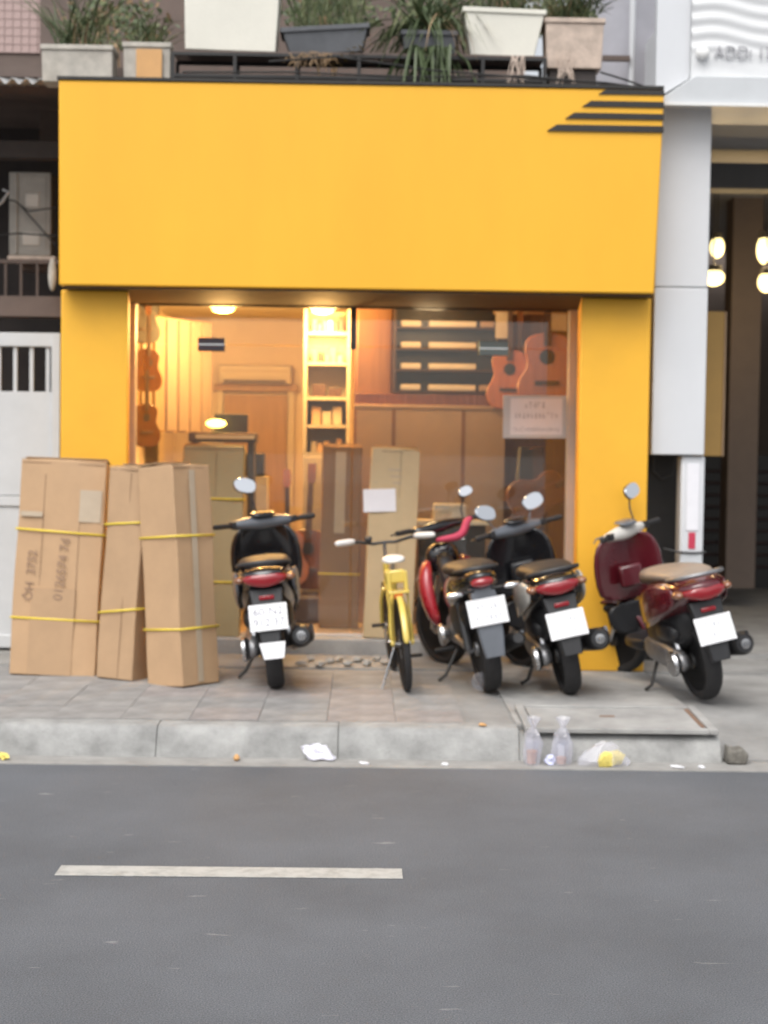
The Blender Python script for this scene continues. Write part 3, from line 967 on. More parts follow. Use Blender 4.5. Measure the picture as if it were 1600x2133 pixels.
text('handwriting', '0126574 7d', 0.09, M['ink'], c1_, T(0.03, -0.013, 0.73) @ T(0, 0, 0, R(90), 0, 0) @ T(0, 0, 0, 0, 0, R(86)), 0.0005)

b0 = G(236, 1418, SW)
c2_ = carton('carton', 'narrow cardboard carton standing between the two outer leaning cartons', (b0.x, b0.y, SW + 0.012), (0.29, 0.24, 1.43), R(-4), R(1.7), R(-26), 'card2',
             ((0.46, 0.045), (1.05, 0.03)), 'cardboard cartons leaning outside the shop')
bx('panel_seam', M['card_in'], (0.03, -0.0012, 0.7), (0.003, 0.002, 1.38), c2_)
b0 = G(374, 1436, SW)
c3_ = carton('carton', 'nearest cardboard carton set cornerwise with two yellow straps, beside the left scooter', (b0.x + 0.02, b0.y, SW + 0.016), (0.335, 0.335, 1.455), R(-4), R(-3.6), 0, 'card',
             ((0.375, 0.0), (0.985, 0.0)), 'cardboard cartons leaning outside the shop')
# set it cornerwise: turn the geometry about its own axis by 45 degrees
for ch in c3_.children:
    ch.matrix_local = T(0, 0.0, 0, 0, 0, R(50)) @ T(0.1675, 0.0, 0)
bx('tape_strip', M['tape'], (0, 0, 0), (0.05, 0.002, 1.40), c3_).matrix_local = T(0, 0, 0, 0, 0, R(50)) @ T(0.16, -0.0085, 0.72)

# carton behind, by the left pane
b0 = P(432, 1335, 11.86)
c4_ = carton('carton', 'dull olive cardboard carton leaning on the left glass pane behind the scooter', (P(437, 1100, 11.80).x, 11.78, FL + 0.003), (0.47, 0.10, 1.46), R(-3.5), R(0.8), 0, 'card_dull',
             ((0.42, 0.0), (1.06, 0.0)), 'cartons standing against the shop glass')
bx('panel_seam', M['card_in'], (0.02, -0.0012, 0.72), (0.003, 0.002, 1.4), c4_)
# brown carton inside, with a strip of tape
x_ = P(706, 1120, 12.4).x
c5_ = carton('carton', 'tall brown carton with clear tape strip standing just inside the glass', (x_, 12.40, FL + 0.003), (0.32, 0.16, 1.47), R(-2), R(0.8), 0, 'card_brown',
             ((0.44, 0.0),), 'cartons standing against the shop glass')
bx('tape_strip', M['tape'], (-0.01, -0.010, 1.10), (0.085, 0.003, 0.66), c5_)
# pale carton outside, two faces, paper label
x_ = P(805, 1325, 11.80).x
c6_ = carton('carton', 'tall pale carton with a white paper label leaning on the right glass pane', (x_, 11.775, FL + 0.003), (0.36, 0.14, 1.46), R(-3), R(1.8), R(0), 'card_pale',
             (), 'cartons standing against the shop glass')
bx('panel_seam', M['card_in'], (0.05, -0.0012, 0.73), (0.003, 0.002, 1.42), c6_)
sd_ = MB().box((0.13, -0.005, 0.73), (0.13, 0.008, 1.44)).build('side_flap', M['card_pale'], c6_, bevel=0.002)
lb = bx('paper_label', M['paper'], (0, 0, 0), (0.25, 0.003, 0.175), c6_)
lb.matrix_local = T(-0.10, -0.012, 1.06, 0, R(-4), 0)
for k in range(3):
    bx('tape_line', M['tape'], (-0.04, -0.0025, 1.2 + 0.05 * k), (0.2, 0.002, 0.012), c6_)

# ================================================================== MOTORBIKES
def wheel(parent, name, y, r, wd, rimm='cast', spokes=5):
    w_ = empty(name, (0, y, r))
    w_.parent = parent
    k = wd / 2
    prof = [(r - 0.062, -k * .7), (r - 0.05, -k * .95), (r - 0.025, -k), (r - 0.008, -k * .7), (r, -k * .25), (r, k * .25), (r - 0.008, k * .7), (r - 0.025, k), (r - 0.05, k * .95), (r - 0.062, k * .7), (r - 0.062, -k * .7)]
    MB().lathe(prof, 32).build('tyre', M['rubber'], w_)
    ri = MB().lathe([(r - 0.062, -k * .6), (r - 0.058, -k * .75), (r - 0.058, k * .75), (r - 0.075, k * .5), (r - 0.08, 0), (r - 0.075, -k * .5), (r - 0.062, -k * .6)], 32)
    ri.lathe([(0.0, -0.05), (0.045, -0.05), (0.05, 0), (0.045, 0.05), (0.0, 0.05)], 16)
    for i in range(spokes):
        a = 2 * math.pi * i / spokes
        ri.box((0, 0, (r - 0.07) / 2 + 0.01), (0.022, 0.04, r - 0.09), Matrix.Rotation(a, 4, 'X'))
    ri.build('rim', M[rimm], w_)
    return w_


def plate(parent, tilt, z, y, lines, w=0.225, h=0.165, seed=1):
    pl = empty('license_plate', (0, y, z), (tilt, 0, 0))
    pl.parent = parent
    bx('plate_panel', M['plate'], (0, 0, 0), (w, 0.006, h), pl, 0.012)
    rim = MB()
    for s in (-1, 1):
        rim.box((s * (w / 2 - 0.008), -0.004, 0), (0.003, 0.002, h - 0.028))
        rim.box((0, -0.004, s * (h / 2 - 0.008)), (w - 0.03, 0.002, 0.003))
    rim.build('plate_rim', M['plate_rim'], pl)
    if lines:
        for i, t in enumerate(lines):
            text('characters', t, 0.068, M['plate_ink'], pl, T(0, -0.0042, (0.034, -0.034)[i], R(90)), 0.0005)
    else:
        glyphs('characters', M['print'], pl, w * 0.56, h * 0.24, 5, T(0, -0.0038, h * 0.20), seed)
        glyphs('characters', M['print'], pl, w * 0.70, h * 0.24, 6, T(0, -0.0038, -h * 0.20), seed + 9)
    return pl


def mirrors(root, x, y, z, size, tilt, which=(-1, 1), mm='plastic', yawin=3):
    for s in which:
        o = empty('mirror', (s * x, y, z), (0, 0, 0))
        o.parent = root
        MB().tube([(-s * 0.06, -0.02, -0.17), (-s * 0.05, 0.0, -0.09), (-s * 0.01, 0.015, -0.02)], 0.006).build('mirror_stem', M[mm], o)
        mt = T(0, 0, 0.02, tilt, s * R(-14), s * R(-yawin))
        MB().loft([sec(-0.012, 0, size, size * 0.66, 18, 2.5), sec(0.004, 0, size * 1.04, size * 0.70, 18, 2.5), sec(0.026, 0, size * 0.55, size * 0.35, 18, 2.5)], mt).build('mirror_shell', M[mm], o, sub=1)
        MB().loft([sec(-0.0165, 0, size * 0.93, size * 0.60, 18, 2.5), sec(-0.0125, 0, size * 0.96, size * 0.62, 18, 2.5)], mt).build('mirror_face', M['mirror'], o)


def steer(s, a, hy):
    """turn everything that the steering carries about the head tube"""
    if not a:
        return
    m = T(0, hy, 0) @ T(0, 0, 0, 0, 0, a) @ T(0, -hy, 0)
    for o in s.children:
        if o.name.split('.')[0] in ('handlebar_cowl', 'instrument_panel', 'bar_end', 'grip', 'brake_lever', 'switch_box', 'mirror', 'front_wheel', 'fork_leg', 'front_fender'):
            k = m if o.name.split('.')[0] not in ('front_wheel', 'fork_leg', 'front_fender') else T(0, 1.12, 0) @ T(0, 0, 0, 0, 0, a) @ T(0, -1.12, 0)
            o.matrix_basis = k @ o.matrix_basis


def scooter(label, loc, yaw, lean, c):
    body, seatm, shield, inner = c['body'], c['seat'], c['shield'], c['inner']
    s = empty('motor_scooter', loc, (0, -lean, yaw), label, 'scooter', 'motorbikes parked in front of the shop')
    wr = c.get('wr', 0.25)
    wheel(s, 'rear_wheel', 0, wr, 0.10, 'castdark')
    wheel(s, 'front_wheel', 1.25, wr, 0.085, 'castdark')
    # tail body
    tb = MB().loft([sec(-.335, .735, .06, .025), sec(-.29, .725, .13, .06), sec(-.16, .70, .172, .105), sec(.05, .655, .198, .15), sec(.25, .60, .19, .175),
                    sec(.42, .52, .145, .20), sec(.56, .44, .12, .17)])
    tail = tb.build('tail_body', M[body], s, sub=1)
    # side accent panels
    for q in (-1, 1):
        MB().loft([sec(-.24, .70, .016, .06, 10, 2.2, q * .160), sec(0.0, .66, .024, .11, 10, 2.2, q * .192), sec(.25, .60, .012, .11, 10, 2.2, q * .188), sec(.40, .54, .006, .09, 10, 2.2, q * .165)]).build('side_panel', M[c.get('accent', body)], s, sub=1)
    MB().loft([sec(-.24, .792, .10, .022), sec(-.12, .802, .152, .042), sec(.12, .79, .168, .05), sec(.32, .772, .15, .048), sec(.50, .755, .10, .05), sec(.60, .70, .07, .05)]).build('seat', M[seatm], s, sub=1)
    MB().tube([(-.12, .0, .765), (-.17, -.18, .80), (-.13, -.31, .815), (0, -.345, .82), (.13, -.31, .815), (.17, -.18, .80), (.12, 0, .765)], 0.014, 8).build('grab_rail', M[c.get('rail', 'castdark')], s, sub=1)
    # tail light, wrapped round the tail, and turn signals
    zl = c.get('zl', .695)
    MB().loft([[(x * kx, y, zl + dz + abs(x) * 0.12) for x, dz in ((-.118, .0), (-.10, .036), (0, .048), (.10, .036), (.118, .0), (.09, -.034), (0, -.042), (-.09, -.034))]
               for y, kx in ((-.20, 1.40), (-.27, 1.28), (-.315, 1.06), (-.338, .75))]).build('tail_light', M['lens_red'], s, sub=1)
    for q in (-1, 1):
        MB().ball((q * .150, -.240, zl + 0.014), (.034, .055, .026)).build('turn_signal', M['lens_amber'], s)
    # rear fender and plate
    fn = MB().loft([[(-.10, -.20, .66), (.10, -.20, .66), (.10, -.27, .655), (-.10, -.27, .655)],
                    [(-.095, -.25, .56), (.095, -.25, .56), (.09, -.30, .555), (-.09, -.30, .555)],
                    [(-.07, -.31, .42), (.07, -.31, .42), (.065, -.345, .415), (-.065, -.345, .415)],
                    [(-.06, -.345, .30), (.06, -.345, .30), (.055, -.37, .295), (-.055, -.37, .295)]])
    fn.build('rear_fender', M['plastic'], s, bevel=0.008)
    bx('reflector', M['lens_red'], (0, -.292, .600), (.09, .02, .028), s, 0.006)
    plate(s, R(-18), c.get('zp', .485), -.345, c.get('lines'), seed=c.get('seed', 1))
    if c.get('flap'):
        MB().loft([[(-.07, -.372, .335), (.085, -.372, .335), (.085, -.366, .335), (-.07, -.366, .335)],
                   [(-.05, -.386, .235), (.07, -.386, .235), (.07, -.38, .235), (-.05, -.38, .235)]]).build('mud_flap', M['flap'], s, bevel=0.004)
    # dark skirts that close the body between seat and engine
    MB().loft([sec(-.12, .50, .10, .10, 14, 3), sec(.05, .47, .15, .17, 14, 3), sec(.30, .43, .155, .18, 14, 3), sec(.54, .38, .13, .13, 14, 3)]).build('under_cover', M['plastic'], s, sub=1)
    # engine, belt case, air box
    MB().loft([sec(-.10, wr + .01, .045, .055, 12, 2.4, -.115), sec(.05, wr + .03, .055, .085, 12, 2.4, -.12), sec(.28, wr + .045, .052, .078, 12, 2.4, -.12), sec(.45, wr + .05, .045, .085, 12, 2.4, -.115), sec(.52, wr + .05, .03, .05, 12, 2.4, -.11)]).build('belt_case', M['cast'], s, sub=1)
    MB().lathe([(0.0, -0.02), (0.075, -0.02), (0.08, 0), (0.06, 0.03), (0.0, 0.03)], 20, T(-.165, -.02, wr + .015)).build('clutch_cover', M['steel'], s)
    MB().loft([sec(-.06, wr + .19, .05, .05, 10, 3, -.11), sec(.10, wr + .20, .06, .075, 10, 3, -.11), sec(.26, wr + .18, .05, .06, 10, 3, -.11)]).build('air_box', M['plastic'], s, sub=1)
    s.scale = (1.08, 1.05, 1.05)
    MB().loft([sec(.12, .36, .10, .10), sec(.35, .34, .12, .12), sec(.58, .32, .11, .10)]).build('engine', M['castdark'], s, sub=1)
    for q in (-1, 1):
        MB().tube([(q * .10, .0, wr), (q * .105, .12, .60)], [0.022, 0.02], 8).build('shock_absorber', M['steel'], s)
    # muffler on the right side
    MB().tube([(.10, .45, .20), (.13, .32, .20), (.165, .22, wr + .02)], 0.018, 8).build('exhaust_pipe', M['steel'], s)
    mf = MB().tube([(.165, .24, wr + .01), (.168, .20, wr + .02), (.175, -.10, wr + .07), (.18, -.27, wr + .095), (.18, -.30, wr + .10)], [.04, .062, .07, .07, .05], 16)
    muf = mf.build('muffler', M['plastic'], s)
    MB().loft([sec(.12, wr + .045, .014, .05, 10, 2.4, .228), sec(-.20, wr + .10, .014, .055, 10, 2.4, .245)]).build('heat_shield', M[c.get('shieldm', 'steel')], muf)
    MB().lathe([(0.0, 0.0), (0.028, 0.0), (0.03, 0.01), (0.02, 0.012)], 14, T(.18, -.305, wr + .10, 0, 0, R(-90))).build('exhaust_tip', M['steel'], muf)
    # floor and leg shield
    MB().loft([sec(.50, .30, .15, .05, 14, 4), sec(.70, .285, .165, .04, 14, 4), sec(.95, .30, .16, .045, 14, 4)]).build('floor_board', M['plastic'], s, sub=1)

    def shield_sec(z, hw, yb, t, bow):
        n = 6
        pts = []
        for i in range(n + 1):
            x = -hw + 2 * hw * i / n
            pts.append((x, yb + bow * (1 - (x / hw) ** 2), z))
        for i in range(n, -1, -1):
            x = -hw + 2 * hw * i / n
            pts.append((x * .98, yb + t + bow * 1.9 * (1 - (x / hw) ** 2), z))
        return pts
    up = MB().loft([shield_sec(.52, .215, .965, .03, .05), shield_sec(.66, .245, .935, .035, .05), shield_sec(.82, .245, .915, .04, .055), shield_sec(.93, .21, .905, .05, .06), shield_sec(.99, .14, .905, .05, .05)])
    up.build('leg_shield', M[shield], s, sub=1)
    MB().loft([shield_sec(.29, .15, 1.00, .03, .03), shield_sec(.40, .175, .985, .03, .04), shield_sec(.525, .212, .96, .028, .045)]).build('inner_shield', M[inner], s, sub=1)
    MB().box((0, .925, .70), (.16, .05, .15)).build('glove_box', M[inner if c.get('gb') is None else c['gb']], s, bevel=0.02)
    # front apron, fork, fender
    MB().loft([sec(1.0, .70, .15, .20), sec(1.10, .68, .13, .19), sec(1.16, .66, .08, .13)]).build('front_apron', M[shield], s, sub=1)
    MB().ball((0, 1.15, .74), (.085, .04, .05)).build('headlight', M['chrome'], s)
    for q in (-1, 1):
        MB().tube([(q * .07, 1.25, wr), (q * .065, 1.08, .58)], 0.02, 8).build('fork_leg', M['steel'], s)
    fe = MB()
    secs = []
    for k in range(9):
        a = R(20 + k * 20)
        cy, cz = 1.25 + math.cos(a) * (wr + .03), wr + math.sin(a) * (wr + .03)
        ny, nz = math.cos(a), math.sin(a)
        secs.append([(-.06, cy - ny * .03, cz - nz * .03), (-.045, cy + ny * .004, cz + nz * .004), (0, cy + ny * .016, cz + nz * .016), (.045, cy + ny * .004, cz + nz * .004), (.06, cy - ny * .03, cz - nz * .03), (0, cy + ny * .004, cz + nz * .004)])
    fe.loft(secs).build('front_fender', M[shield], s, sub=1)
    # handlebar group
    hy, hz = .885, 1.0
    MB().loft([[(x, hy + y * .5, hz + z) for y, z in ((-.10, .0), (-.06, .045), (.0, .06), (.08, .05), (.13, 0), (.08, -.05), (0, -.06), (-.07, -.045))] if abs(x) < .05 else
               [(x, hy + y * .5 * (1 - abs(x) * 1.6) , hz + z * (1 - abs(x) * 2.2)) for y, z in ((-.10, .0), (-.06, .045), (.0, .06), (.08, .05), (.13, 0), (.08, -.05), (0, -.06), (-.07, -.045))]
               for x in (-.24, -.17, -.09, 0, .09, .17, .24)]).build('handlebar_cowl', M[c.get('cowl', shield)], s, sub=1)
    MB().loft([sec(hy - .075, hz + .045, .075, .010, 14, 2.4), sec(hy - .02, hz + .068, .095, .016, 14, 2.4), sec(hy + .05, hz + .072, .075, .012, 14, 2.4)]).build('instrument_panel', M[c.get('dash', 'gloss_black')], s, sub=1)
    for q in (-1, 1):
        MB().tube([(q * .19, hy, hz), (q * .24, hy - .01, hz + .003)], 0.014, 8).build('bar_end', M['steel'], s)
        MB().tube([(q * .235, hy - .008, hz + .002), (q * .35, hy - .045, hz + .006), (q * .36, hy - .048, hz + .006)], [.018, .018, .012], 10).build('grip', M['rubber'], s)
        MB().tube([(q * .20, hy + .03, hz + .01), (q * .28, hy + .045, hz + .008), (q * .36, hy + .01, hz - .002)], [.009, .007, .006], 6).build('brake_lever', M['steel'], s)
        bx('switch_box', M['plastic'], (q * .215, hy - .02, hz + .004), (.04, .045, .045), s, 0.006)
    mirrors(s, c.get('mx', .25), hy + .03, c.get('mz', 1.20), c.get('ms', .075), -R(c.get('mt', 12)), c.get('mw', (-1, 1)), c.get('mm', 'plastic'))
    # side stand
    MB().tube([(-.10, .42, .22), (-.19, .36, .08), (-.24, .34, 0.24 * math.tan(lean) + 0.012)], 0.011, 8).build('side_stand', M['dark'], s)
    steer(s, R(c.get('steer', 0)), hy)
    return s


p = G(577, 1434, SW)
sc1 = scooter('black scooter with a white mud flap beside the cardboard cartons', (p.x, p.y, SW + .004), R(3), R(6.5),
              dict(body='gloss_black', seat='seat_black', shield='gloss_black', inner='plastic', accent='gloss_grey', flap=True, lines=('60-N2', '912.37'), cowl='gloss_grey', zl=.70, steer=22,
                   mw=(-1,), mx=.09, mz=1.24, ms=.082, mt=10, shieldm='castdark'))
# bag hanging under the handlebar of the black scooter, on the hook
p = G(1190, 1446, SW)
sc3 = scooter('white and black scooter with a wide red tail light beside the right yellow column', (p.x, p.y, SW + .004), R(4), R(12.5),
              dict(body='gloss_black', seat='seat_black', shield='gloss_black', inner='plastic', accent='gloss_white', zl=.70, cowl='gloss_grey', seed=21, steer=28,
                   mx=.20, mz=1.13, ms=.085, mt=16, mm='gloss_grey', shieldm='chrome'))
p = G(1470, 1458, SW)
sc4 = scooter('dark red scooter with beige seat in front of the grey post', (p.x, p.y, SW + .004), R(11), R(12),
              dict(body='gloss_red', seat='seat_tan', shield='gloss_red', inner='plastic', gb='gloss_red', accent='gloss_red', zl=.695, rail='cast', cowl='gloss_white', dash='gloss_grey', seed=33, steer=38,
                   mw=(1,), mx=.20, mz=1.22, ms=.078, mt=14, shieldm='castdark'))


def underbone(label, loc, yaw, lean):
    s = empty('motorcycle', loc, (0, -lean, yaw), label, 'motorcycle', 'motorbikes parked in front of the shop')
    wr = 0.275
    wheel(s, 'rear_wheel', 0, wr, 0.10, 'cast', 6)
    wheel(s, 'front_wheel', 1.24, wr, 0.075, 'cast', 6)
    MB().loft([sec(-.36, .76, .03, .02), sec(-.30, .75, .09, .05), sec(-.12, .71, .14, .085), sec(.10, .66, .155, .12), sec(.35, .60, .14, .14), sec(.52, .54, .09, .12)]).build('tail_body', M['gloss_black'], s, sub=1)
    MB().loft([sec(-.28, .80, .09, .02), sec(-.10, .80, .14, .04), sec(.15, .785, .15, .045), sec(.38, .765, .12, .045), sec(.56, .72, .06, .04)]).build('seat', M['seat_black'], s, sub=1)
    MB().tube([(-.10, .0, .77), (-.13, -.2, .80), (-.10, -.36, .815), (.10, -.36, .815), (.13, -.2, .80), (.10, 0, .77)], 0.013, 8).build('grab_rail', M['castdark'], s, sub=1)
    MB().ball((0, -.33, .725), (.07, .05, .035)).build('tail_light', M['lens_red'], s)
    for q in (-1, 1):
        MB().tube([(q * .05, -.30, .675), (q * .12, -.315, .675)], 0.010, 8).build('signal_stalk', M['dark'], s)
        MB().ball((q * .165, -.32, .675), (.055, .035, .022)).build('turn_signal', M['chrome'], s)
    MB().loft([[(-.075, -.22, .70), (.075, -.22, .70), (.07, -.30, .69), (-.07, -.30, .69)],
               [(-.085, -.30, .56), (.085, -.30, .56), (.08, -.335, .555), (-.08, -.335, .555)],
               [(-.075, -.34, .40), (.075, -.34, .40), (.07, -.365, .395), (-.07, -.365, .395)],
               [(-.06, -.36, .27), (.06, -.36, .27), (.055, -.38, .265), (-.055, -.38, .265)]]).build('rear_fender', M['gloss_grey'], s, bevel=0.008)
    plate(s, R(-14), .545, -.352, None, seed=12)
    for q in (-1, 1):
        MB().tube([(q * .085, .0, wr), (q * .09, .10, .62)], [0.026, 0.022], 8).build('shock_absorber', M['castdark'], s)
        MB().tube([(q * .075, .0, wr), (q * .08, .42, .30)], [0.022, 0.026], 8).build('swing_arm', M['cast'], s)
    s.scale = (1.12, 1.05, 1.05)
    MB().loft([sec(-.10, .52, .07, .07, 14, 3), sec(.08, .48, .12, .14, 14, 3), sec(.30, .45, .13, .15, 14, 3), sec(.50, .46, .10, .12, 14, 3)]).build('under_cover', M['plastic'], s, sub=1)
    MB().loft([sec(.40, .34, .10, .09), sec(.55, .33, .12, .12), sec(.75, .34, .09, .09), sec(.86, .36, .06, .06)]).build('engine', M['cast'], s, sub=1)
    MB().lathe([(0.0, -0.02), (0.07, -0.02), (0.075, 0), (0.05, 0.03), (0.0, 0.03)], 18, T(-.145, .55, .32)).build('clutch_cover', M['steel'], s)
    MB().tube([(.05, .86, .34), (.09, .80, .18), (.12, .45, .17), (.15, .2, .22)], 0.018, 8).build('exhaust_pipe', M['steel'], s)
    muf = MB().tube([(.15, .24, .22), (.155, .15, .24), (.165, -.22, .33), (.165, -.27, .34)], [.03, .048, .052, .03], 14).build('muffler', M['castdark'], s)
    MB().loft([sec(.10, .27, .012, .035, 10, 2.4, .203), sec(-.15, .325, .012, .04, 10, 2.4, .213)]).build('heat_shield', M['chrome'], muf)
    # red leg shields either side of the frame, sweeping back
    for q in (-1, 1):
        MB().loft([[(q * .10, .66, .34), (q * .165, .68, .34), (q * .16, .92, .30), (q * .09, .92, .30)],
                   [(q * .11, .70, .50), (q * .225, .74, .50), (q * .20, 1.0, .48), (q * .10, 1.0, .48)],
                   [(q * .11, .74, .66), (q * .235, .79, .66), (q * .19, 1.03, .66), (q * .10, 1.03, .66)],
                   [(q * .08, .82, .80), (q * .17, .86, .80), (q * .13, 1.04, .80), (q * .07, 1.04, .80)]]).build('leg_shield', M['red_plastic' if q < 0 else 'gloss_red'], s, sub=1)
        MB().tube([(q * .065, 1.24, wr), (q * .06, 1.05, .70)], 0.02, 8).build('fork_leg', M['steel'], s)
        MB().tube([(q * .10, .50, .23), (q * .22, .50, .23)], 0.016, 8).build('foot_peg', M['rubber'], s)
    MB().loft([sec(.45, .56, .05, .07), sec(.65, .50, .05, .06), sec(.85, .62, .06, .09), sec(.98, .78, .07, .10)]).build('center_frame', M['plastic'], s, sub=1)
    MB().loft([sec(.96, .78, .11, .11), sec(1.06, .76, .12, .13), sec(1.13, .72, .07, .09)]).build('front_cover', M['gloss_black'], s, sub=1)
    secs = []
    for k in range(8):
        a = R(25 + k * 21)
        cy, cz = 1.24 + math.cos(a) * (wr + .03), wr + math.sin(a) * (wr + .03)
        ny, nz = math.cos(a), math.sin(a)
        secs.append([(-.055, cy - ny * .03, cz - nz * .03), (0, cy + ny * .014, cz + nz * .014), (.055, cy - ny * .03, cz - nz * .03), (0, cy + ny * .003, cz + nz * .003)])
    MB().loft(secs).build('front_fender', M['gloss_black'], s, sub=1)
    hy, hz = .93, 1.0
    MB().loft([[(x, hy + y * (1 - abs(x)), hz + z * (1 - abs(x) * 2.4)) for y, z in ((-.07, .0), (-.03, .05), (.05, .05), (.09, 0), (.04, -.06), (-.04, -.05))] for x in (-.22, -.12, 0, .12, .22)]).build('handlebar_cowl', M['gloss_black'], s, sub=1)
    for q in (-1, 1):
        MB().tube([(q * .19, hy, hz), (q * .24, hy - .01, hz + .01), (q * .36, hy - .06, hz + .015)], [.014, .018, .018], 10).build('grip', M['rubber'], s)
        MB().tube([(q * .20, hy + .03, hz + .012), (q * .37, hy + .0, hz + .006)], [.008, .006], 6).build('brake_lever', M['steel'], s)
    mirrors(s, .26, hy + .03, 1.17, .055, R(-25), (1,), 'plastic')
    steer(s, R(25), hy)
    MB().tube([(-.09, .45, .22), (-.19, .40, .08), (-.24, .38, 0.24 * math.tan(lean) + 0.012)], 0.011, 8).build('side_stand', M['dark'], s)
    return s


p = G(1022, 1440, SW)
sc2 = underbone('black motorcycle with red leg shields between the bicycle and the white scooter', (p.x, p.y, SW + .004), R(7), R(10.5))
# red cloth bag folded over its handlebar
p = P(950, 1107, 10.98)
cl = MB()
A = [P(905, 1125, 10.93), P(935, 1122, 10.93), P(962, 1117, 10.93), P(970, 1098, 10.93), P(972, 1083, 10.95), P(984, 1078, 10.97)]
cl.tube([tuple(q) for q in A], [.016, .028, .034, .032, .03, .018], 10)
cl = cl.build('rain_cape', M['pinkcloth'], None, sub=1)
tag(cl, 'rolled pinkish red cloth lying over the motorcycle handlebar', 'cloth')

# ================================================================== BICYCLE
p = G(848, 1440, SW)
bk = empty('bicycle', (p.x, p.y, SW + .003), (0, R(-6), R(4)), 'yellow bicycle with white saddle and white grips parked between carton and motorcycle', 'bicycle')
wr = 0.31


def bwheel(name, y):
    w_ = empty(name, (0, y, wr))
    w_.parent = bk
    MB().lathe([(wr - .03, -.016), (wr - .012, -.022), (wr, -.008), (wr, .008), (wr - .012, .022), (wr - .03, .016), (wr - .03, -.016)], 40).build('tyre', M['rubber'], w_)
    MB().lathe([(wr - .03, -.013), (wr - .028, .0), (wr - .03, .013), (wr - .045, .008), (wr - .045, -.008), (wr - .03, -.013)], 40).build('rim', M['steel'], w_)
    sp = MB()
    for i in range(20):
        a = 2 * math.pi * i / 20
        sp.tube([((-1) ** i * .025, .02 * math.cos(a + 1.4), .02 * math.sin(a + 1.4)), (0, (wr - .045) * math.cos(a), (wr - .045) * math.sin(a))], .0014, 4)
    sp.lathe([(0, -.05), (.018, -.05), (.014, 0), (.018, .05), (0, .05)], 12)
    sp.build('spokes', M['steel'], w_)


bwheel('rear_wheel', 0)
bwheel('front_wheel', 1.0)
fr = MB()
fr.tube([(0, .42, .28), (0, .30, .62), (0, .26, .74)], .020, 10)
fr.tube([(0, .33, .60), (0, .82, .72)], .022, 10)
fr.tube([(0, .42, .28), (0, .84, .62)], .024, 10)
fr.tube([(0, .85, .58), (0, .81, .78)], .022, 10)
fr.build('frame', M['bikeyellow'], bk)
for q in (-1, 1):
    MB().tube([(q * .065, .0, wr), (q * .062, .05, .42), (q * .045, .16, .545), (q * .02, .28, .60)], [.015, .017, .017, .014], 10).build('seat_stay', M['bikeyellow'], bk)
    MB().tube([(q * .065, .0, wr), (q * .045, .22, .29), (q * .03, .42, .28)], .012, 8).build('chain_stay', M['bikeyellow'], bk)
    MB().tube([(q * .055, 1.0, wr), (q * .05, .90, .52), (q * .03, .86, .60)], .014, 8).build('fork_leg', M['bikeyellow'], bk)
    MB().tube([(0, .42, .28), (q * .07, .42, .28), (q * .075, .42 + q * .10, .28 - q * .13)], .011, 8).build('crank', M['steel'], bk)
    bx('pedal', M['rubber'], (q * .125, .42 + q * .10, .28 - q * .13), (.09, .06, .02), bk, .004)
MB().tube([(0, .26, .73), (0, .245, .82)], .013, 10).build('seat_post', M['steel'], bk)
MB().loft([sec(.06, .845, .03, .012), sec(.10, .855, .085, .028), sec(.20, .86, .078, .026), sec(.32, .855, .035, .022), sec(.42, .845, .02, .015)]).build('saddle', M['bikewhite'], bk, sub=1)
# mudguards, yellow
for yc, a0 in ((0.0, 15), (1.0, 40)):
    secs = []
    for k in range(9):
        a = R(a0 + k * 15) if yc else R(62 + k * 14)
        cy, cz = yc + math.cos(a) * (wr + .025), wr + math.sin(a) * (wr + .025)
        ny, nz = math.cos(a), math.sin(a)
        secs.append([(-.034, cy - ny * .012, cz - nz * .012), (0, cy + ny * .006, cz + nz * .006), (.034, cy - ny * .012, cz - nz * .012), (0, cy + ny * .001, cz + nz * .001)])
    MB().loft(secs).build('mudguard', M['bikeyellow'], bk, sub=1)
# rear basket-like yellow carrier under the saddle and its reflector
ca = MB()
ca.box((0, .03, .655), (.14, .20, .018))
for q in (-1, 1):
    ca.box((q * .055, .0, .725), (.026, .05, .13))
    ca.tube([(q * .065, .0, wr + .02), (q * .06, .0, .65)], .008, 6)
ca.build('carrier', M['bikeyellow'], bk, bevel=0.004)
bx('bag', M['bikeyellow'], (0, .02, .755), (.105, .07, .085), bk, .012)
bx('reflector', M['orange'], (-.005, -.062, .635), (.06, .016, .045), bk, .008)
MB().tube([(0, .81, .78), (0, .795, .93)], .013, 10).build('stem', M['steel'], bk)
MB().tube([(-.30, .70, .955), (-.20, .765, .955), (-.08, .80, .925), (0, .795, .93), (.08, .80, .925), (.20, .765, .955), (.30, .70, .955)], .012, 10).build('handlebar', M['castdark'], bk)
for q in (-1, 1):
    MB().tube([(q * .20, .762, .957), (q * .27, .718, .957), (q * .34, .676, .957), (q * .35, .670, .957)], [.022, .026, .024, .012], 10).build('grip', M['bikewhite'], bk, sub=1)
    MB().tube([(q * .15, .80, .945), (q * .26, .77, .935)], .006, 6).build('brake_lever', M['steel'], bk)
bx('bell', M['castdark'], (-.11, .785, .962), (.05, .05, .04), bk, .012)
MB().tube([(-.05, .10, .28), (-.16, .08, .010)], .009, 8).build('kick_stand', M['steel'], bk)

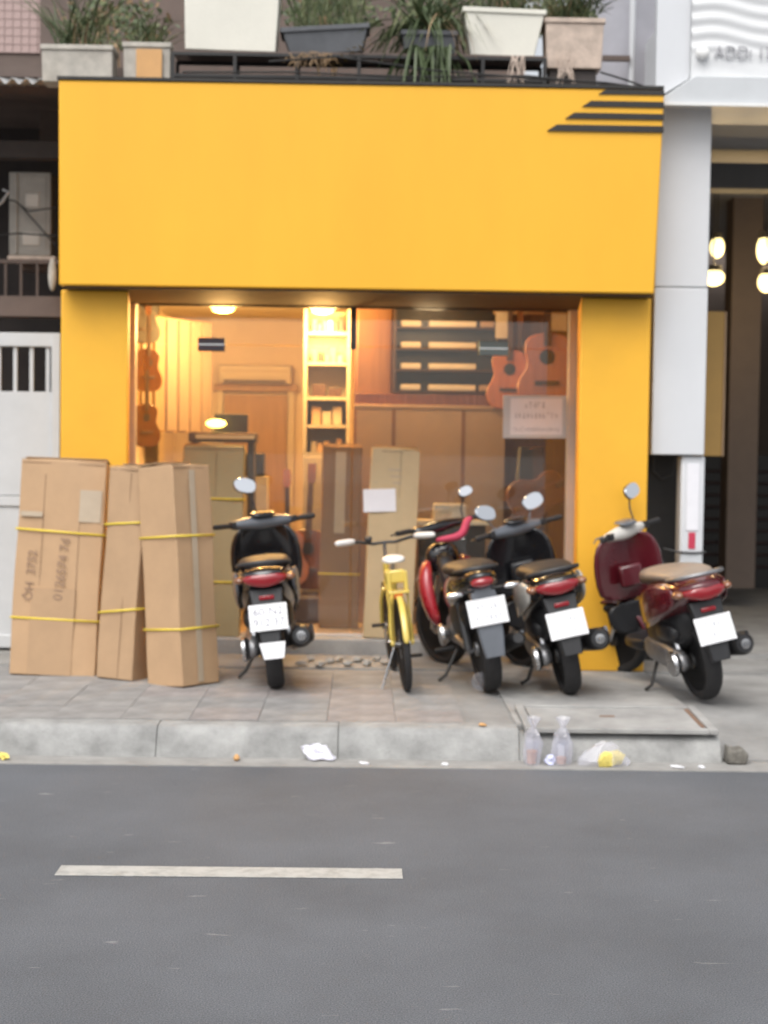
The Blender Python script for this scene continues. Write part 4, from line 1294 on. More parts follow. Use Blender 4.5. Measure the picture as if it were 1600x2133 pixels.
# ================================================================== LEFT NEIGHBOUR
LY = 11.75
gx1 = P(124, 900, LY).x
gz1 = P(60, 693, LY).z
gz0 = P(60, 1368, LY).z
gate = empty('gate', (gx1, LY, SW), label='pale grey metal gate with barred slots along its top', cat='gate')
gh = gz1 - SW
GW = 2.4
s0, s1 = P(60, 815, LY).z - SW, P(60, 722, LY).z - SW
m1, m0 = P(60, 1033, LY).z - SW, P(60, 1056, LY).z - SW
bx('panel', M['gate'], (-GW / 2, 0.03, (0.03 + m0) / 2), (GW, 0.04, m0 - 0.03), gate, 0.003)
bx('panel', M['gate'], (-GW / 2, 0.03, (m1 + s0) / 2), (GW, 0.04, s0 - m1 - 0.004), gate, 0.003)
bx('mid_rail', M['gate'], (-GW / 2, 0.025, (m0 + m1) / 2), (GW, 0.06, m1 - m0 - 0.008), gate, 0.006)
bx('top_rail', M['gate'], (-GW / 2, 0.025, (s1 + gh) / 2), (GW, 0.06, gh - s1), gate, 0.006)
bx('end_post', M['gate'], (-0.06 / 2, 0.026, gh / 2 + 0.01), (0.065, 0.075, gh - 0.02), gate, 0.004)
bx('bottom_rail', M['gate'], (-GW / 2, 0.02, 0.07), (GW, 0.055, 0.10), gate, 0.006)
pitchb = (P(82, 770, LY).x - P(48, 770, LY).x)
for k in range(18):
    bx('bar', M['gate'], (-0.095 - k * pitchb, 0.03, (s0 + s1) / 2), (0.03, 0.03, s1 - s0 + 0.004), gate, 0.003)
# slot backing: dark space behind
# the neighbour's porch
nh = empty('left_house', (gx1 - 1.5, 12.6, SW), label='dark recessed porch of the house left of the yellow shop', cat='building')


def nb_(name, m, c, d, bev=0.0):
    return bx(name, m, (c[0] - (gx1 - 1.5), c[1] - 12.6, c[2] - SW), d, nh, bev)


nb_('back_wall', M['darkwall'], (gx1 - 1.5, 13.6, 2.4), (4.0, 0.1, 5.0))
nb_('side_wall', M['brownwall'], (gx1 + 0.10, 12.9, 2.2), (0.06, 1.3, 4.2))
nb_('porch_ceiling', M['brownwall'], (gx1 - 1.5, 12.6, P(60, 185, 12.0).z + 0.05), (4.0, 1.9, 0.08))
z_ = P(60, 312, 12.2).z
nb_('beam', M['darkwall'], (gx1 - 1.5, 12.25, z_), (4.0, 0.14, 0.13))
z_ = P(60, 640, 12.3).z
nb_('ledge_beam', M['brownwall'], (gx1 - 1.5, 12.3, z_), (4.0, 0.2, 0.16))
nb_('porch_floor', M['concrete'], (gx1 - 1.5, 12.7, SW + 0.02), (4.0, 1.7, 0.04))
for px in (12, 44, 78):
    p = P(px, 585, 12.35)
    nb_('porch_rail_bar', M['brownwall'], (p.x, 12.35, p.z), (0.02, 0.02, 0.34))
p = P(60, 545, 12.35)
nb_('porch_rail', M['brownwall'], (gx1 - 1.5, 12.35, p.z), (4.0, 0.03, 0.03))
# grey metal box on its tray behind cables
x_, z_, a_, b__ = rect(26, 365, 112, 535, 12.5)
mb = empty('metal_cabinet', (x_, 12.5, z_), label='grey metal cabinet on a small tray behind cables in the left porch', cat='cabinet')
greyc = mat('cabinet_grey', (0.30, 0.28, 0.25), 0.6, var=0.12, scale=8)
palec = mat('cabinet_pale', (0.50, 0.46, 0.41), 0.5, var=0.1, scale=8)
bx('casing', greyc, (0, 0, 0), (a_, 0.24, b__), mb, 0.012)
bx('door_edge', greyc, (-a_ * 0.33, -0.125, 0), (0.03, 0.02, b__ * 0.96), mb, 0.004)
bx('pale_panel', palec, (0.02, -0.125, b__ * 0.16), (a_ * 0.32, 0.012, b__ * 0.16), mb, 0.012)
bx('pale_panel', palec, (0.01, -0.125, -b__ * 0.30), (a_ * 0.40, 0.012, b__ * 0.16), mb, 0.012)
bx('door', greyc, (0.03, -0.122, 0), (a_ * 0.6, 0.008, b__ * 0.9), mb, 0.01)
bx('tray', M['pot_pink'], (0.02, 0, -b__ / 2 - 0.02), (a_ * 1.15, 0.3, 0.035), mb, 0.01)
bx('bracket', M['brownwall'], (0.02, 0.05, -b__ / 2 - 0.075), (a_ * 0.7, 0.2, 0.07), mb, 0.01)
for i, pts in enumerate(([(-40, 412), (30, 418), (60, 440), (120, 432)], [(40, 425), (80, 470), (124, 520)], [(-30, 492), (40, 486), (124, 492)])):
    w_ = MB().tube([tuple(P(x, y, 12.28)) for x, y in pts], 0.007, 6).build('cable', M['dark'], None)
    tag(w_, ('dark cable sagging across the top of the grey cabinet', 'dark cable running diagonally down the grey cabinet', 'dark cable crossing the lower part of the grey cabinet')[i], 'cable')
w_ = MB().tube([tuple(P(x, y, 12.2)) for x, y in ((-20, 440), (5, 420), (18, 400), (6, 395))], 0.012, 6).build('cable', M['tin'], None)
tag(w_, 'pale looped cable at the left edge by the grey cabinet', 'cable')
w_ = MB().ball((0, 0, 0), (0.035, 0.035, 0.13)).build('plastic_bag', M['pot_white'], None, sub=1)
w_.location = P(109, 572, 12.05)
tag(w_, 'crumpled pale plastic bag tied beside the yellow sign', 'bag')
# corrugated awning
aw = MB()
y0, y1 = 11.35, 12.6
za, zb2 = P(60, 168, y0).z, P(60, 168, y0).z + 0.25
xa = gx1 - 3.0
n = 150
top = []
for i in range(n + 1):
    x = xa + (gx1 - 0.0 - xa) * i / n
    top.append((x, 0.022 * math.sin(i * 2 * math.pi / 5)))
vsx = [(x, y0, za + z) for x, z in top] + [(x, y1, zb2 + z) for x, z in top]
aw.add(vsx, [(i, i + 1, n + 2 + i, n + 1 + i) for i in range(n)])
aw = aw.build('awning', M['tin'], None, solid=0.004, ang=80)
tag(aw, 'corrugated grey tin awning left of the yellow sign', 'awning')
# pink tiled wall above left: tiles as pieces
tw = empty('tiled_wall', (P(50, 50, 12.9).x, 12.9, za + 0.3), label='pink tiled wall above the left awning', cat='wall')
x_, z_, a_, b__ = rect(-40, -40, 108, 108, 12.9)
bx('wall_backing', M['brownwall'], (-0.3, 0.08, z_ - tw.location.z), (a_ + 0.6, 0.12, b__ + 0.3), tw)
tme = None
for i in range(9):
    for j in range(9):
        q = bx('wall_tile', M['pink_tile'], (0, 0, 0), (0.064, 0.02, 0.064), tw, 0.003) if tme is None else bpy.data.objects.new('wall_tile', tme.data)
        if tme is None:
            tme = q
        else:
            col.objects.link(q)
            q.parent = tw
        q.location = (-a_ / 2 + 0.035 + i * 0.0685, 0.012, z_ - tw.location.z - b__ / 2 + 0.035 + j * 0.0685)

# ================================================================== TERRACE ABOVE THE SIGN
TY = 11.30
tz = zt + 0.085                       # ledge top
ter = empty('terrace', (0, 12.0, tz), label='dark terrace wall and slab above the yellow sign', cat='terrace')
bx('slab', M['darkwall'], ((xl + xr) / 2, -0.25, -0.06), (xr - xl, 1.3, 0.118), ter)
bx('back_wall', M['brownwall'], (-0.72, 0.9, 1.2), (4.0, 0.1, 2.6), ter)
bx('parapet', M['darkwall'], (-0.2, -0.2, 0.10), (3.6, 0.06, 0.20), ter)
lw = empty('side_building', (1.7, 12.6, tz - 1), label='pale lilac grey wall of the building right of the terrace', cat='building')
bx('wall', M['lilac'], (P(1400, 80, 12.6).x - 1.7, 0.3, 2.55), (1.35, 0.2, 2.6), lw)
bx('corner_pilaster', M['alu'], (P(1425, 80, 11.6).x - 1.7, -0.75, 1.8), (0.22, 0.5, 2.6), lw, 0.01)
p = P(1325, 90, 12.4)
MB().tube([(p.x - 1.7, -0.02, 0.5), (p.x - 1.7, -0.02, 3.5)], 0.025, 8).build('drain_pipe', M['alu'], lw)
bx('pipe_clip', M['brownwall'], (P(1290, 112, 12.4).x - 1.7, -0.05, P(1290, 112, 12.4).z - lw.location.z), (0.22, 0.05, 0.04), lw)

# rack carrying the planters
x0, x1 = P(365, 140, TY).x, P(1130, 140, TY).x
rk = empty('planter_rack', ((x0 + x1) / 2, TY, tz), label='dark metal rack carrying the planters above the sign', cat='rack')
rz = P(600, 122, TY).z - tz
hw = (x1 - x0) / 2
for y in (-0.14, 0.14):
    for z in (0.05, rz - 0.012):
        bx('rail', M['dark'], (0, y, z), (2 * hw, 0.025, 0.022), rk)
for k in range(7):
    for y in (-0.14, 0.14):
        bx('leg', M['dark'], (-hw + 2 * hw * k / 6, y, rz / 2), (0.024, 0.024, rz - 0.002), rk)
for k in range(4):
    bx('shelf_slat', M['brownwall'], (0, -0.12 + k * 0.08, rz + 0.006), (2 * hw, 0.06, 0.012), rk)
RZ = tz + rz + 0.0125


def planter(name, label, px0, px1, py0, py1, Y, m, z0=None, taper=0.0, depth=0.24, rot=(0, 0, 0), soil=True, rim=True, group='planters above the yellow sign'):
    x_, z_, a_, b__ = rect(px0, py0, px1, py1, Y)
    z0 = z_ - b__ / 2 if z0 is None else z0
    h = z_ + b__ / 2 - z0
    o = empty(name, (x_, Y, z0), rot, label, 'planter', group)
    w0 = a_ * (1 - taper)
    pb = MB()
    pb.loft([[(-w0 / 2, -depth / 2 + .02, 0), (w0 / 2, -depth / 2 + .02, 0), (w0 / 2, depth / 2 - .02, 0), (-w0 / 2, depth / 2 - .02, 0)],
             [(-a_ / 2, -depth / 2, h), (a_ / 2, -depth / 2, h), (a_ / 2, depth / 2, h), (-a_ / 2, depth / 2, h)],
             [(-a_ / 2 + .02, -depth / 2 + .02, h), (a_ / 2 - .02, -depth / 2 + .02, h), (a_ / 2 - .02, depth / 2 - .02, h), (-a_ / 2 + .02, depth / 2 - .02, h)],
             [(-w0 / 2 + .02, -depth / 2 + .04, .03), (w0 / 2 - .02, -depth / 2 + .04, .03), (w0 / 2 - .02, depth / 2 - .04, .03), (-w0 / 2 + .02, depth / 2 - .04, .03)]])
    pb.build('planter_box', M[m], o, bevel=0.006)
    if rim:
        r_ = MB()
        for s in (-1, 1):
            r_.box((0, s * (depth / 2 + .004), h - .02), (a_ + .012, .012, .034))
            r_.box((s * (a_ / 2 + .004), 0, h - .02), (.012, depth - .005, .034))
        r_.build('rim', M[m], o, bevel=0.003)
    if soil:
        bx('soil', M['soil'], (0, 0, h - 0.04), (a_ - .05, depth - .05, .02), o)
    o['h'] = h
    del o['h']
    return o, (x_, Y, z0 + h - 0.03), a_


def blades(b, n, L, spread, droop, wd, x=0, rx=0.08, rnd=None, zup=0.9):
    for i in range(n):
        a = rnd.uniform(0, 2 * math.pi)
        ln = 2.0 * L * rnd.uniform(.5, 1.1)
        sp = spread * rnd.uniform(.2, 1.0)
        base = Vector((x + rnd.uniform(-rx, rx), rnd.uniform(-.06, .06), 0))
        d = Vector((math.cos(a), math.sin(a) * 0.7, 0))
        side = Vector((-d.y, d.x, 0)).normalized()
        if abs(side.x) < 0.35:
            side = Vector((0.8, 0.6, 0))
        pts = []
        K = 5
        for k in range(K + 1):
            t = k / K
            pts.append(base + d * (sp * ln * t ** 1.2) + Vector((0, 0, ln * (zup * t - droop * rnd.uniform(.9, 1.1) * t * t))))
        vs, fs = [], []
        for k, q in enumerate(pts):
            t = k / K
            w2 = wd * (0.6 + 0.9 * t) * (1 - t) ** 0.5 + 0.0008
            vs += [tuple(q - side * w2), tuple(q + side * w2)]
        for k in range(K):
            fs.append((2 * k, 2 * k + 1, 2 * k + 3, 2 * k + 2))
        b.add(vs, fs)


def plant(label, at, sets, seed):
    rnd = random.Random(seed)
    o = empty('plant', at, label=label, cat='plant', group='plants above the yellow sign')
    for (m, n, L, spread, droop, wd, x, rx) in sets:
        b = MB()
        blades(b, n, L, spread, droop, wd, x, rx, rnd)
        b.build('leaves', M[m], o)
    st = MB()
    for k in range(5):
        st.tube([(rnd.uniform(-.05, .05), rnd.uniform(-.03, .03), -0.02), (rnd.uniform(-.06, .06), rnd.uniform(-.04, .04), .12)], .006, 5)
    st.build('stem', M['leafdry'], o)
    return o


o, at, a_ = planter('planter', 'dirty white planter box above the left end of the sign', 95, 238, 102, 160, TY, 'pot_white', z0=tz + 0.001)
plant('tall grassy plant in the leftmost white planter', at, [('leaf', 60, .42, .75, .35, .006, -.05, .12), ('leaf2', 40, .36, .9, .45, .005, .05, .15), ('leafdry', 14, .35, .9, .4, .004, 0, .15)], 11)
o, at, a_ = planter('planter', 'white planter box with an orange front panel', 263, 358, 97, 160, TY, 'pot_white', z0=tz + 0.001)
h_ = at[2] - tz
bx('orange_panel', M['pot_orange'], (0.02, -0.135, h_ * 0.45), (a_ * 0.55, 0.012, h_ * 0.9), o, 0.004)
plant('short grassy plant in the orange fronted planter', at, [('leaf', 40, .24, .8, .4, .005, 0, .1), ('leaf2', 40, .22, 1.0, .5, .005, 0, .12)], 12)
# big white foam box
o, at, a_ = planter('foam_box', 'large white foam box on the rack above the sign', 386, 580, -30, 113, TY - 0.04, 'foam', z0=RZ, taper=0.05, depth=0.26, rot=(0, R(1.2), 0))
plant('leafy plant growing out of the large white foam box', at, [('leaf', 70, .4, .9, .4, .008, 0, .2), ('leaf2', 50, .35, 1.0, .5, .007, 0, .22)], 13)
# dark tray, tilted, with dry trailing stems
o, at, a_ = planter('tray', 'dark grey planting tray tilted on the rack', 592, 770, 62, 112, TY, 'pot_black', z0=RZ + 0.005, taper=0.18, rot=(0, R(-4), 0))
plant('pale wispy plant standing in the dark grey tray', at, [('leaf2', 70, .40, .5, .2, .004, 0, .25), ('leaf', 50, .34, .6, .25, .005, 0, .25)], 14)
tr = MB()
rnd = random.Random(5)
p0 = P(610, 112, TY - 0.16)
for k in range(60):
    a = P(rnd.uniform(598, 690), rnd.uniform(108, 124), TY - rnd.uniform(.13, .2))
    b = a + Vector((rnd.uniform(-.07, .07), rnd.uniform(-.02, .02), rnd.uniform(-.09, .02)))
    tr.tube([tuple(a), tuple((a + b) / 2 + Vector((rnd.uniform(-.02, .02), 0, rnd.uniform(-.02, .01)))), tuple(b)], [.004, .005, .002], 4)
tr = tr.build('trailing_plant', M['leafdry'], None)
tag(tr, 'dry brown stems hanging from the left of the dark tray', 'plant')
yl = MB()
rnd = random.Random(6)
for k in range(70):
    t = rnd.random()
    a = P(690 + 75 * t + rnd.uniform(-8, 8), 132 - 45 * t + rnd.uniform(-10, 8), TY - rnd.uniform(.14, .2))
    d = Vector((rnd.uniform(-1, 1), rnd.uniform(-.5, .5), rnd.uniform(-1, .6))).normalized() * .03
    sd2 = Vector((d.z, 0.2, -d.x)).normalized() * .009
    yl.add([tuple(a), tuple(a + d * .5 + sd2), tuple(a + d), tuple(a + d * .5 - sd2)], [(0, 1, 2, 3)])
yl = yl.build('trailing_plant', M['leafyel'], None)
tag(yl, 'yellowed trailing leaves at the right end of the dark tray', 'plant')
# middle drooping plant
o, at, a_ = planter('planter', 'low dark planter under the drooping green plant', 838, 950, 72, 112, TY, 'pot_black', z0=RZ, taper=0.1)
q = plant('large drooping green plant hanging over the rack in the middle', at, [('leaf', 90, .40, 1.0, 1.15, .010, 0, .1), ('leaf2', 50, .38, 1.0, .95, .009, 0, .1), ('leaf', 60, .42, .9, .5, .009, 0, .12), ('leafdry', 16, .38, 1.1, 1.2, .005, .02, .1)], 15)
for zz, n in ((-.12, 1),):
    b = MB()
    blades(b, 90, .20, 1.0, 1.9, .010, .02, .14, random.Random(77), 0.7)
    w2 = b.build('leaves', M['leaf'], q)
    w2.location = (0, -.13, zz)
# tapered white tub
o, at, a_ = planter('tub', 'white tapered tub left of the pinkish planter', 962, 1128, 28, 118, TY - 0.02, 'foam', z0=RZ, taper=0.22, depth=0.26, rot=(0, R(1.5), 0))
plant('grassy plant in the white tapered tub', at, [('leaf', 50, .3, .9, .4, .007, 0, .18), ('leaf2', 40, .3, 1.0, .5, .006, 0, .18)], 16)
# pinkish planter with hanging roots
o, at, a_ = planter('planter', 'pinkish weathered planter with pale roots hanging from it', 1133, 1252, 48, 150, TY - 0.02, 'pot_pink', z0=P(1190, 150, TY - 0.02).z, taper=0.06, depth=0.26)
plant('bushy green plant in the pinkish planter', at, [('leaf', 90, .30, .9, .45, .007, .02, .12), ('leaf2', 60, .28, 1.0, .55, .006, -.05, .14), ('leafdry', 40, .30, 1.0, .6, .004, -.12, .1)], 17)
pz = P(1190, 150, TY - 0.02).z
stn = bx('planter_stand', M['darkwall'], (P(1190, 150, TY).x, TY, (tz + pz) / 2), (a_ * 0.8, 0.2, pz - tz - 0.002), None)
tag(stn, 'dark stand under the pinkish planter', 'stand')
for i, (cx_, n_, lab) in enumerate(((1180, 26, 'pale roots hanging below the pinkish planter'), (1078, 14, 'thin pale roots hanging below the white tub'))):
    ro = MB()
    rnd = random.Random(20 + i)
    for k in range(n_):
        a = P(cx_ + rnd.uniform(-16, 16), rnd.uniform(105, 135) if i == 0 else 116, TY - 0.165)
        e = P(cx_ + rnd.uniform(-24, 24), rnd.uniform(155, 183), TY - 0.19)
        mid = (a + e) / 2 + Vector((rnd.uniform(-.02, .02), -.01, 0))
        ro.tube([tuple(a), tuple(mid), tuple(e)], [.004, .0035, .0015], 4)
    ro = ro.build('roots', M['pot_pink'], None)
    tag(ro, lab, 'roots')
# shrubs growing behind the rack at the back of the terrace
def shrub(label, px, py, Y, rx, rz_, n, mats, seed):
    rnd = random.Random(seed)
    p = P(px, py, Y)
    o = empty('shrub', (p.x, Y, tz), label=label, cat='plant', group='plants above the yellow sign')
    cz = p.z - tz
    for m_, part in mats:
        b = MB()
        for k in range(int(n * part)):
            a, e, rr = rnd.uniform(0, 6.28), rnd.uniform(-1, 1), rnd.random() ** 0.45
            c = Vector((rx * rr * math.cos(a) * math.sqrt(1 - e * e), .2 * rr * math.sin(a), cz + rz_ * rr * e))
            d = Vector((rnd.uniform(-1, 1), rnd.uniform(-.6, .6), rnd.uniform(-.9, .7))).normalized() * rnd.uniform(.04, .085)
            sd2 = d.cross(Vector((rnd.uniform(-.4, .4), 1, rnd.uniform(-.4, .4)))).normalized() * rnd.uniform(.009, .018)
            b.add([tuple(c), tuple(c + d * .5 + sd2), tuple(c + d), tuple(c + d * .5 - sd2)], [(0, 1, 2, 3)])
        b.build('foliage', M[m_], o)
    st = MB()
    for k in range(5):
        x = rnd.uniform(-.05, .05)
        st.tube([(x, 0, 0), (x * 2 + rnd.uniform(-.05, .05), 0, cz * .6), (x * 4 + rnd.uniform(-.1, .1), 0, cz + rz_ * .5)], [.012, .008, .004], 5)
    st.build('stem', M['leafdry'], o)


shrub('dense green shrub behind the dark tray on the terrace', 690, 30, 11.85, .42, .26, 520, (('leaf', .6), ('leaf2', .4)), 31)
shrub('dark green shrub behind the drooping plant on the terrace', 905, 20, 11.85, .36, .30, 560, (('leaf', .75), ('leaf2', .25)), 32)
shrub('low olive shrub behind the two left planters', 250, 45, 11.8, .42, .22, 420, (('leaf', .5), ('leaf2', .35), ('leafdry', .15)), 33)
shrub('pale green shrub behind the pinkish planter', 1160, 20, 11.85, .34, .20, 420, (('leaf', .5), ('leaf2', .5)), 34)
# wires lying along the top of the sign
for i, pts in enumerate(([(380, 150), (600, 150), (850, 160), (1100, 158), (1360, 186)], [(560, 128), (700, 118), (900, 146), (1130, 165), (1260, 172), (1380, 188)], [(1250, 150), (1300, 165), (1375, 192)])):
    w_ = MB().tube([tuple(P(x, y, 11.05)) for x, y in pts], 0.007, 6).build('cable', M['dark'], None)
    tag(w_, ('long black cable running low above the sign', 'black cable sagging under the rack above the sign', 'short black cable dropping to the striped corner of the sign')[i], 'cable')

# ================================================================== RIGHT: PILLAR, POST, GARAGE
PY = 11.12
xa, xb = P(1362, 700, PY).x, P(1473, 700, PY).x
zt_, zs_, zb_ = P(1425, 225, PY).z, P(1425, 598, PY).z, P(1415, 948, PY).z
pil = empty('clad_pillar', ((xa + xb) / 2, PY, zb_), label='pale grey clad pillar box right of the yellow sign', cat='pillar')
bx('cladding_panel', M['alu'], (0, 0.3, (zs_ - zb_) / 2 - 0.002), (xb - xa, 0.6, zs_ - zb_ - 0.006), pil, 0.008)
bx('cladding_panel', M['alu'], (0, 0.3, (zs_ + zt_) / 2 - zb_ + 0.3), (xb - xa, 0.6, zt_ - zs_ + 0.6), pil, 0.008)
bx('core', M['dark'], (0, 0.32, (zt_ - zb_) / 2), (xb - xa - 0.03, 0.54, zt_ - zb_ - 0.02), pil)
# metal post under it
q0 = P(1440, 1050, PY + 0.08)
post = empty('utility_post', (q0.x, PY + 0.12, SW - 0.02), label='pale grey metal post under the clad pillar with white strip and red sticker', cat='post')
ph = zb_ - SW + 0.015
bx('post_body', M['alu'], (0, 0, ph / 2), (0.175, 0.17, ph), post, 0.02)
z1, z2 = P(1438, 960, PY).z - SW, P(1438, 1100, PY).z - SW
bx('white_strip', M['paper'], (0, -0.088, (z1 + z2) / 2), (0.09, 0.008, z1 - z2), post, 0.003)
z1, z2 = P(1438, 1104, PY).z - SW, P(1438, 1138, PY).z - SW
bx('red_sticker', M['red'], (0.0, -0.0875, (z1 + z2) / 2), (0.05, 0.006, z1 - z2), post)
z1, z2 = P(1438, 1150, PY).z - SW, P(1438, 1200, PY).z - SW
nt_ = bx('paper_notice', M['gate'], (-0.005, -0.0875, (z1 + z2) / 2), (0.15, 0.006, z1 - z2), post)
bx('notice_print', M['ink'], (-0.01, -0.0915, (z1 + z2) / 2), (0.03, 0.003, 0.022), nt_)
bx('notice_print', M['ink'], (0.045, -0.0915, (z1 + z2) / 2 + 0.01), (0.014, 0.003, 0.014), nt_)
z1 = P(1438, 1145, PY).z - SW
MB().tube([(-.20, -.05, z1 + .02), (-.1, -.094, z1), (0, -.098, z1 - .005), (.1, -.094, z1), (.105, 0, z1)], .008, 6).build('tie_wire', M['castdark'], post)
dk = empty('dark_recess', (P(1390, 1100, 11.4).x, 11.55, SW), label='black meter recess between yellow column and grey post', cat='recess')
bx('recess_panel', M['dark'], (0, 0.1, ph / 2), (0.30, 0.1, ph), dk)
MB().tube([(-.08, -0.0, ph - .02), (-.09, -.02, ph - .14), (-.02, -.02, ph - .2), (.06, -.02, ph - .16), (.08, 0, ph - .02)], .008, 6).build('loose_cable', M['castdark'], dk)

# the garage building
GX0 = P(1470, 800, 12.0).x
gb = empty('garage_building', (GX0 + 1.5, 14.0, SW), label='open dark ground floor hall right of the grey pillar', cat='building')


def gg(name, m, c, d, bev=0.0, mt=None):
    return bx(name, m, (c[0] - (GX0 + 1.5), c[1] - 14.0, c[2] - SW), d, gb, bev)


GYB = 20.0
FW = 5.0
gz = P(1540, 222, 11.3).z
gg('hall_floor', M['concrete_pale'], (GX0 + FW / 2 - 0.4, 15.9, SW + 0.012), (FW + 1.2, 8.2, 0.05))
gg('hall_ceiling', M['greysoffit'], (GX0 + FW / 2 - 0.4, 15.4, gz + 0.05), (FW + 1.2, 8.3, 0.08))
gg('left_wall', M['bandwall'], (GX0 - 0.32, 16.0, 2.6), (0.12, 8.0, 5.0))
gg('right_wall', M['bandwall'], (GX0 + FW, 15.9, 2.6), (0.12, 8.4, 5.0))
gg('hall_back_wall', M['bandwall'], (GX0 + FW / 2 - 0.4, GYB, 2.6), (FW + 1.2, 0.12, 5.0))
z1, z2 = P(1540, 345, 13.0).z, P(1540, 398, 13.0).z
gg('cross_beam', mat('beam_dark_grey', (0.10, 0.10, 0.10), 0.7, var=0.08), (GX0 + FW / 2 - 0.4, 13.0, (z1 + z2) / 2), (FW + 1.2, 0.25, z1 - z2))
x_, z_, a_, b__ = rect(1512, 400, 1575, 1215, 15.5)
gg('inner_pier', M['bandwall'], (x_, 15.5, z_ + 0.2), (a_, 0.3, b__ + 0.5), 0.01)
# dark low curtain wall at the back with horizontal ribs
z0, z1 = P(1540, 1212, 17.5).z, P(1540, 955, 17.5).z
sh = empty('roller_curtain', (GX0 + 1.8, 17.4, SW + 0.037), label='black ribbed curtain across the back of the hall', cat='curtain')
sz1 = P(1540, 955, 17.4).z - SW
bx('curtain_sheet', M['dark'], (0, 0.05, sz1 / 2), (4.2, 0.05, sz1), sh)
for k in range(9):
    bx('curtain_rib', mat('rib_dark_red', (0.035, 0.014, 0.014), 0.6, var=0.2), (0, 0.015, 0.25 + k * (sz1 - 0.3) / 9), (4.18, 0.03, 0.035), sh, 0.01)
# tan board hanging beside the pillar
x_, z_, a_, b__ = rect(1462, 650, 1505, 950, 12.3)
tb_ = empty('tan_board', (x_, 12.3, z_), label='narrow tan hanging board behind the grey pillar', cat='board')
bx('board_panel', M['tanboard'], (-0.03, 0, 0), (a_ + 0.06, 0.06, b__), tb_, 0.006)
bx('board_edge', M['tanpanel'], (a_ / 2 + 0.008, 0, 0), (0.014, 0.07, b__), tb_)
# lit lamps in the hall
for (px, py, ww, hh, Y, lab) in ((1494, 515, 34, 50, 14.2, 'small glowing window lamp in the hall, above the round lamp'), (1486, 578, 54, 40, 14.0, 'round glowing lamp in the hall beside the grey pillar'),
                                 (1592, 520, 36, 66, 14.2, 'greenish yellow glowing lamp at the right edge of the photo, the upper one'), (1596, 588, 40, 48, 14.0, 'warm yellow glowing lamp at the right edge of the photo, the lower one')):
    x_, z_, a_, b__ = rect(px - ww / 2, py - hh / 2, px + ww / 2, py + hh / 2, Y)
    o = empty('hall_lamp', (x_, Y, z_), label=lab, cat='lamp', group='lit lamps in the hall')
    MB().lathe([(0.0, b__ * .5 + .03), (a_ * .3, b__ * .5 + .02), (a_ * .34, b__ * .36), (a_ * .3, b__ * .34)], 16, T(0, 0, 0, 0, R(-90), 0)).build('lamp_cap', M['dark'], o)
    MB().ball((0, 0, 0), (a_ * .46, 0.09, b__ * .46)).build('lamp_globe', M['lamp2'], o, sub=1)
    zc = gz - z_
    MB().tube([(0, 0, b__ / 2 - .01), (0, 0, zc)], .006, 6).build('lamp_rod', M['dark'], o)
    ld = bpy.data.lights.new('lamp_light', 'POINT')
    ld.energy = 6
    ld.color = (1.0, 0.7, 0.35)
    ld.shadow_soft_size = 0.1
    lo = bpy.data.objects.new('lamp_light', ld)
    col.objects.link(lo)
    lo.parent = o
    lo.location = (0, -0.16, -0.1)

# white fascia canopy at the top right with the glossy address board above it
FY = 10.9
zc0, zc1 = P(1490, 215, FY).z, P(1490, 158, FY).z
can = empty('canopy', (P(1490, 190, FY).x, FY, zc0), label='white canopy fascia with a slanted end at the top right', cat='canopy')
x0 = P(1378, 205, FY).x - can.location.x
x1 = x0 + 4.5
xm = P(1448, 158, FY).x - can.location.x
h = zc1 - zc0
MB().prism([(x0, 0), (x1, 0), (x1, h), (xm, h), (x0, 0.03)], 0.0, 0.7).build('fascia', M['gate'], can, bevel=0.006)
MB().prism([(x0 - .02, 0.05), (xm - 0.01, h + 0.01), (xm - 0.01, h + 1.2), (x0 - 0.02, h + 1.2)], 0.12, 0.2).build('end_panel', M['alu'], can)
bx('trim', M['white'], ((x0 + x1) / 2, -0.012, -0.012), (x1 - x0, 0.03, 0.022), can)
# board
ab = empty('address_board', (P(1530, 80, FY + 0.1).x, FY + 0.12, zc1 + 0.004), label='glossy rippled white address board above the white canopy', cat='sign')
wv = MB()
x0 = P(1446, 80, FY).x - ab.location.x
nx, nz_ = 60, 60
W_, H_ = 2.2, 1.0
vsw = []
for j in range(nz_ + 1):
    for i in range(nx + 1):
        x = x0 + W_ * i / nx
        z = H_ * j / nz_
        ph_ = z * 62 + 2.4 * math.sin(x * 5.0 - 0.6) + 0.5 * math.sin(x * 13)
        amp = 0.006 if z > 0.17 else 0.001
        vsw.append((x, -0.03 + amp * math.sin(ph_), z))
fsw = []
for j in range(nz_):
    for i in range(nx):
        k = j * (nx + 1) + i
        fsw.append((k, k + 1, k + nx + 2, k + nx + 1))
wv.add(vsw, fsw)
wv.build('rippled_sheet', M['wave'], ab, ang=80)
bx('board_backing', M['alu'], (x0 + W_ / 2, 0.05, H_ / 2), (W_, 0.06, H_), ab)
lp_ = P(1540, 104, FY)
text('lettering', 'ADD: 17', 0.115, M['letter'], ab, T(P(1492, 106, FY).x - ab.location.x, -0.05, lp_.z - ab.location.z, R(90), 0, R(0)), 0.006, 'LEFT')
p = P(1468, 106, FY)
MB().ball((p.x - ab.location.x, -0.06, p.z - ab.location.z), (.05, .03, .045)).build('round_badge', M['white'], ab)

